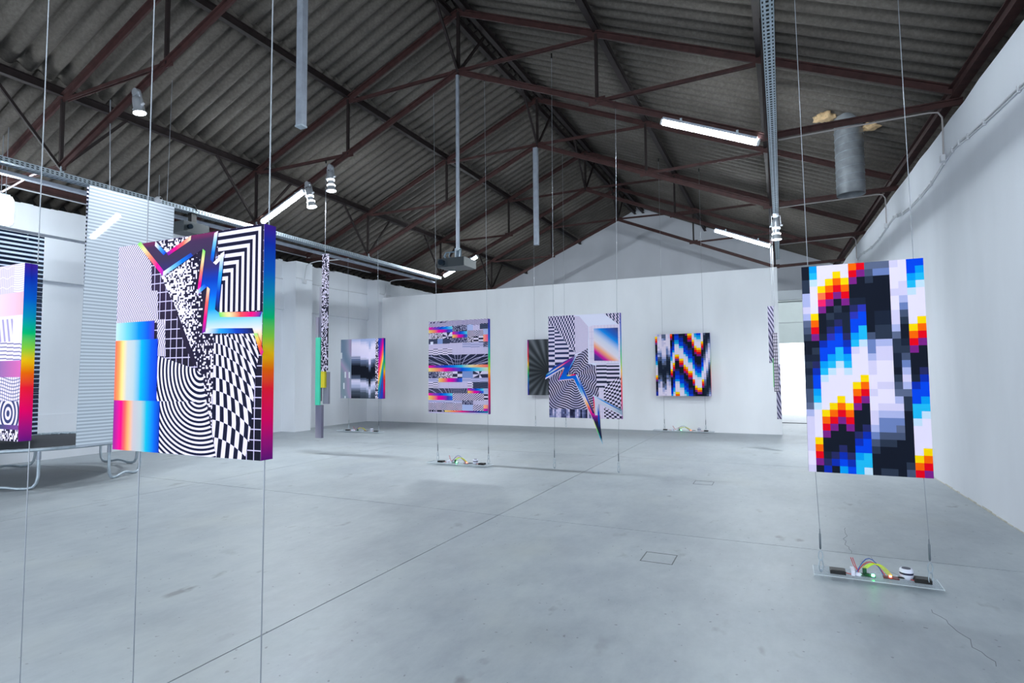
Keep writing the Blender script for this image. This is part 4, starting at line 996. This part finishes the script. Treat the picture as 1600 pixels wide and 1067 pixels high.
m_wave = art('wave_hatch', lambda u, v: mix(((v+u*2.2+(v*7).sin()*.03)/.12).fr().lt(.45), (.70, .71, .80), (.24, .25, .36)))
m_grid2 = art('small_grid_print', lambda u, v: gridf(u, v+(v*5).sin()*.02, .030, .06, .012, (.86, .87, .92), (.18, .2, .26)))
st = empty('slat_stack', (-.12, 12.0, .6), 'stepped stack of narrow grey patterned slats hanging before the partition edge', 'sculpture')
slat(st, -.218, -.115, 1.66, 2.748, 12.02, .04, m_wave)
slat(st, -.146, -.064, 1.114, 2.23, 11.98, .04, m_grid2)
slat(st, -.160, -.146, 1.20, 1.75, 11.99, .04, plain('pale_green_edge', (.55, .85, .60), .4))
slat(st, -.113, -.033, .597, 1.633, 12.02, .04, m_wave)
MB().tube([(-.13, 12.04, 4.64), (-.13, 12.04, 2.748)], .003, 6).tube([(-.10, 12.0, 4.64), (-.10, 12.0, 2.23)], .003, 6).build('suspension_wire', M_WIRE, st)

# ------------------------------------------------------------------ electronics on clear acrylic trays
acr = bpy.data.materials.new('clear_acrylic'); acr.use_nodes = True; nt = acr.node_tree; b = nt.nodes['Principled BSDF']
b.inputs['Base Color'].default_value = (.93, .96, .98, 1); b.inputs['Roughness'].default_value = .08; b.inputs['IOR'].default_value = 1.3
t_ = nt.nodes.new('ShaderNodeBsdfTransparent'); t_.inputs[0].default_value = (.90, .93, .95, 1)
mx = nt.nodes.new('ShaderNodeMixShader'); mx.inputs[0].default_value = .12
nt.links.new(t_.outputs[0], mx.inputs[1]); nt.links.new(b.outputs[0], mx.inputs[2]); nt.links.new(mx.outputs[0], nt.nodes['Material Output'].inputs[0])
M_EDGE = plain('acrylic_edge', (.86, .90, .92), .2)
M_PCB = plain('circuit_green', (.05, .25, .16), .4); M_PCBR = plain('circuit_red', (.35, .09, .07), .4)
M_GLED = plain('green_led', (.1, 1, .3), .4, emit=18, ecol=(.05, 1, .22, 1)); M_RLED = plain('red_led', (1, .2, .15), .4, emit=8, ecol=(1, .12, .08, 1))
M_YW = plain('yellow_lead', (.78, .80, .20), .4); M_RW = plain('red_lead', (.75, .20, .20), .4); M_BW = plain('blue_lead', (.15, .28, .60), .4)
M_SPKW = plain('white_speaker', (.85, .86, .92), .35); M_NAVY = plain('navy_band', (.08, .09, .22), .4)
def acrylic_tray(x0, x1, y0, y1, lab, led=True, group=None):
    e = empty('acrylic_tray', ((x0+x1)/2, (y0+y1)/2, 0), lab, 'electronics'); L = x1-x0; D = y1-y0
    X = lambda f: x0+L*f
    Yc = lambda f: y0+D*f
    MB().box(x0, y0, .030, x1, y1, .036).build('plate', acr, e)
    mb = MB(); mb.box(x0, y0-.001, .0345, x1, y0, .0365); mb.box(x1, y0, .030, x1+.003, y1, .0365); mb.box(x0-.003, y0, .026, x0, y1, .036)
    mb.build('polished_edge', M_EDGE, e)
    for f, a, g2 in ((.20, .45, .1), (.87, .55, -.1)):
        cx, cy = X(f), Yc(a); mb = MB(); mb.box(cx-.05, cy-.042, .036, cx+.05, cy+.042, .060); mb.box(cx-.042, cy-.035, .060, cx+.042, cy+.035, .063)
        mb.build('battery_pack', M_BLACK, e)
    cx, cy = X(.445), Yc(.45)
    MB().box(cx-.055, cy-.03, .040, cx+.045, cy+.03, .046).box(cx-.02, cy-.01, .046, cx+.01, cy+.015, .056).build('circuit_board', M_PCB, e)
    MB().box(cx-.03, cy+.01, .046, cx-.005, cy+.028, .085).build('pin_header', M_PCB, e)
    b_ = MB(); b_.tube([(cx+.03, cy-.02, .046), (cx+.03, cy-.02, .058)], .010, 10); b_.build('indicator_light', M_GLED if led else M_PCB, e)
    MB().tube([(X(.37), Yc(.4), .036), (X(.37), Yc(.4), .045), (X(.37), Yc(.4), .058)], [.02, .024, .012], 12).build('button_dome', M_SPKW, e)
    MB().box(X(.31), Yc(.3), .036, X(.34), Yc(.75), .072).build('connector_block', M_SPKW, e)
    cx2, cy2 = X(.625), Yc(.5)
    MB().box(cx2-.045, cy2-.03, .040, cx2+.05, cy2+.025, .046).build('circuit_board', M_PCBR, e)
    MB().box(cx2+.045, cy2-.006, .046, cx2+.11, cy2+.006, .056).build('plug', M_BLACK, e)
    MB().tube([(cx2, cy2, .046), (cx2, cy2, .056)], .008, 10).build('indicator_light', M_RLED if led else M_PCBR, e)
    def lead(p, q, h, mt, k=8):
        p = Vector(p); q = Vector(q)
        MB().tube([p.lerp(q, i/k)+Vector((0, .004*math.sin(i), h*math.sin(math.pi*i/k))) for i in range(k+1)], .0032, 6).build('lead', mt, e)
    for d in (-.012, 0, .012): lead((cx-.015+d, cy+.02, .085), (cx2-.0+d, cy2, .055), .055, M_YW)
    lead((cx-.07, cy, .05), (cx2-.04, cy2+.01, .05), .11, M_BW); lead((X(.36), Yc(.5), .05), (cx2-.03, cy2+.012, .05), .085, M_RW)
    for d in (0, .012): MB().tube([(X(.38), Yc(.45), .05), (X(.35)-d, Yc(.5), .10), (X(.33)-d, Yc(.55), .15)], .0025, 6).build('lead', M_RW, e)
    MB().tube([(X(.26), Yc(.42), .045), (X(.31), Yc(.4), .04), (X(.36), Yc(.4), .045)], .003, 6).build('lead', M_RW, e)
    MB().tube([(X(.78), Yc(.5), .045), (X(.82), Yc(.5), .04), (X(.86), Yc(.52), .045)], .003, 6).build('lead', M_RW, e)
    sx, sy = X(.755), Yc(.62)
    MB().tube([(sx, sy, .036), (sx, sy, .044), (sx, sy, .060), (sx, sy, .074)], [.024, .034, .042, .044], 20).build('speaker_base', M_SPKW, e)
    MB().tube([(sx, sy, .074), (sx, sy, .088)], .042, 20).build('speaker_band', M_NAVY, e)
    MB().tube([(sx, sy, .088), (sx, sy, .104), (sx, sy, .112)], [.044, .042, .034], 20).build('speaker_top', M_SPKW, e)
    MB().tube([(sx, sy, .112), (sx, sy, .114)], .028, 16).build('speaker_grille', M_NAVY, e)
    return e
acrylic_tray(.165, .932, 4.755, 4.98, 'clear acrylic tray of electronics with a green light under the pixel print')
acrylic_tray(-5.42, -4.29, 8.14, 8.38, 'clear acrylic tray of electronics on the floor under the collage print')
acrylic_tray(-10.70, -9.34, 11.85, 12.1, 'clear acrylic tray of electronics under the blurred block print', False)
acrylic_tray(-3.02, -1.55, 14.78, 15.03, 'clear acrylic tray of electronics with a green glow at the partition foot')

GROUPS = {'purlin': 'steel roof purlins', 'eave_beam': 'eave beams', 'tube_lamp': 'glowing tube lamps', 'acrylic_tray': 'electronics trays', 'drop_conduit': 'conduit drops', 'slat_stack': 'hanging slat stacks', 'hanging_post': 'cut off hanging posts', 'cable_tray': 'overhead cable trays', 'projector': 'projectors'}
for o in list(SC.objects):
    if o.parent is None and o.get('category'):
        b_ = o.name.split('.')[0]
        if b_ in GROUPS: o['group'] = GROUPS[b_]
        elif b_.endswith('_print'): o['group'] = 'hanging prints'
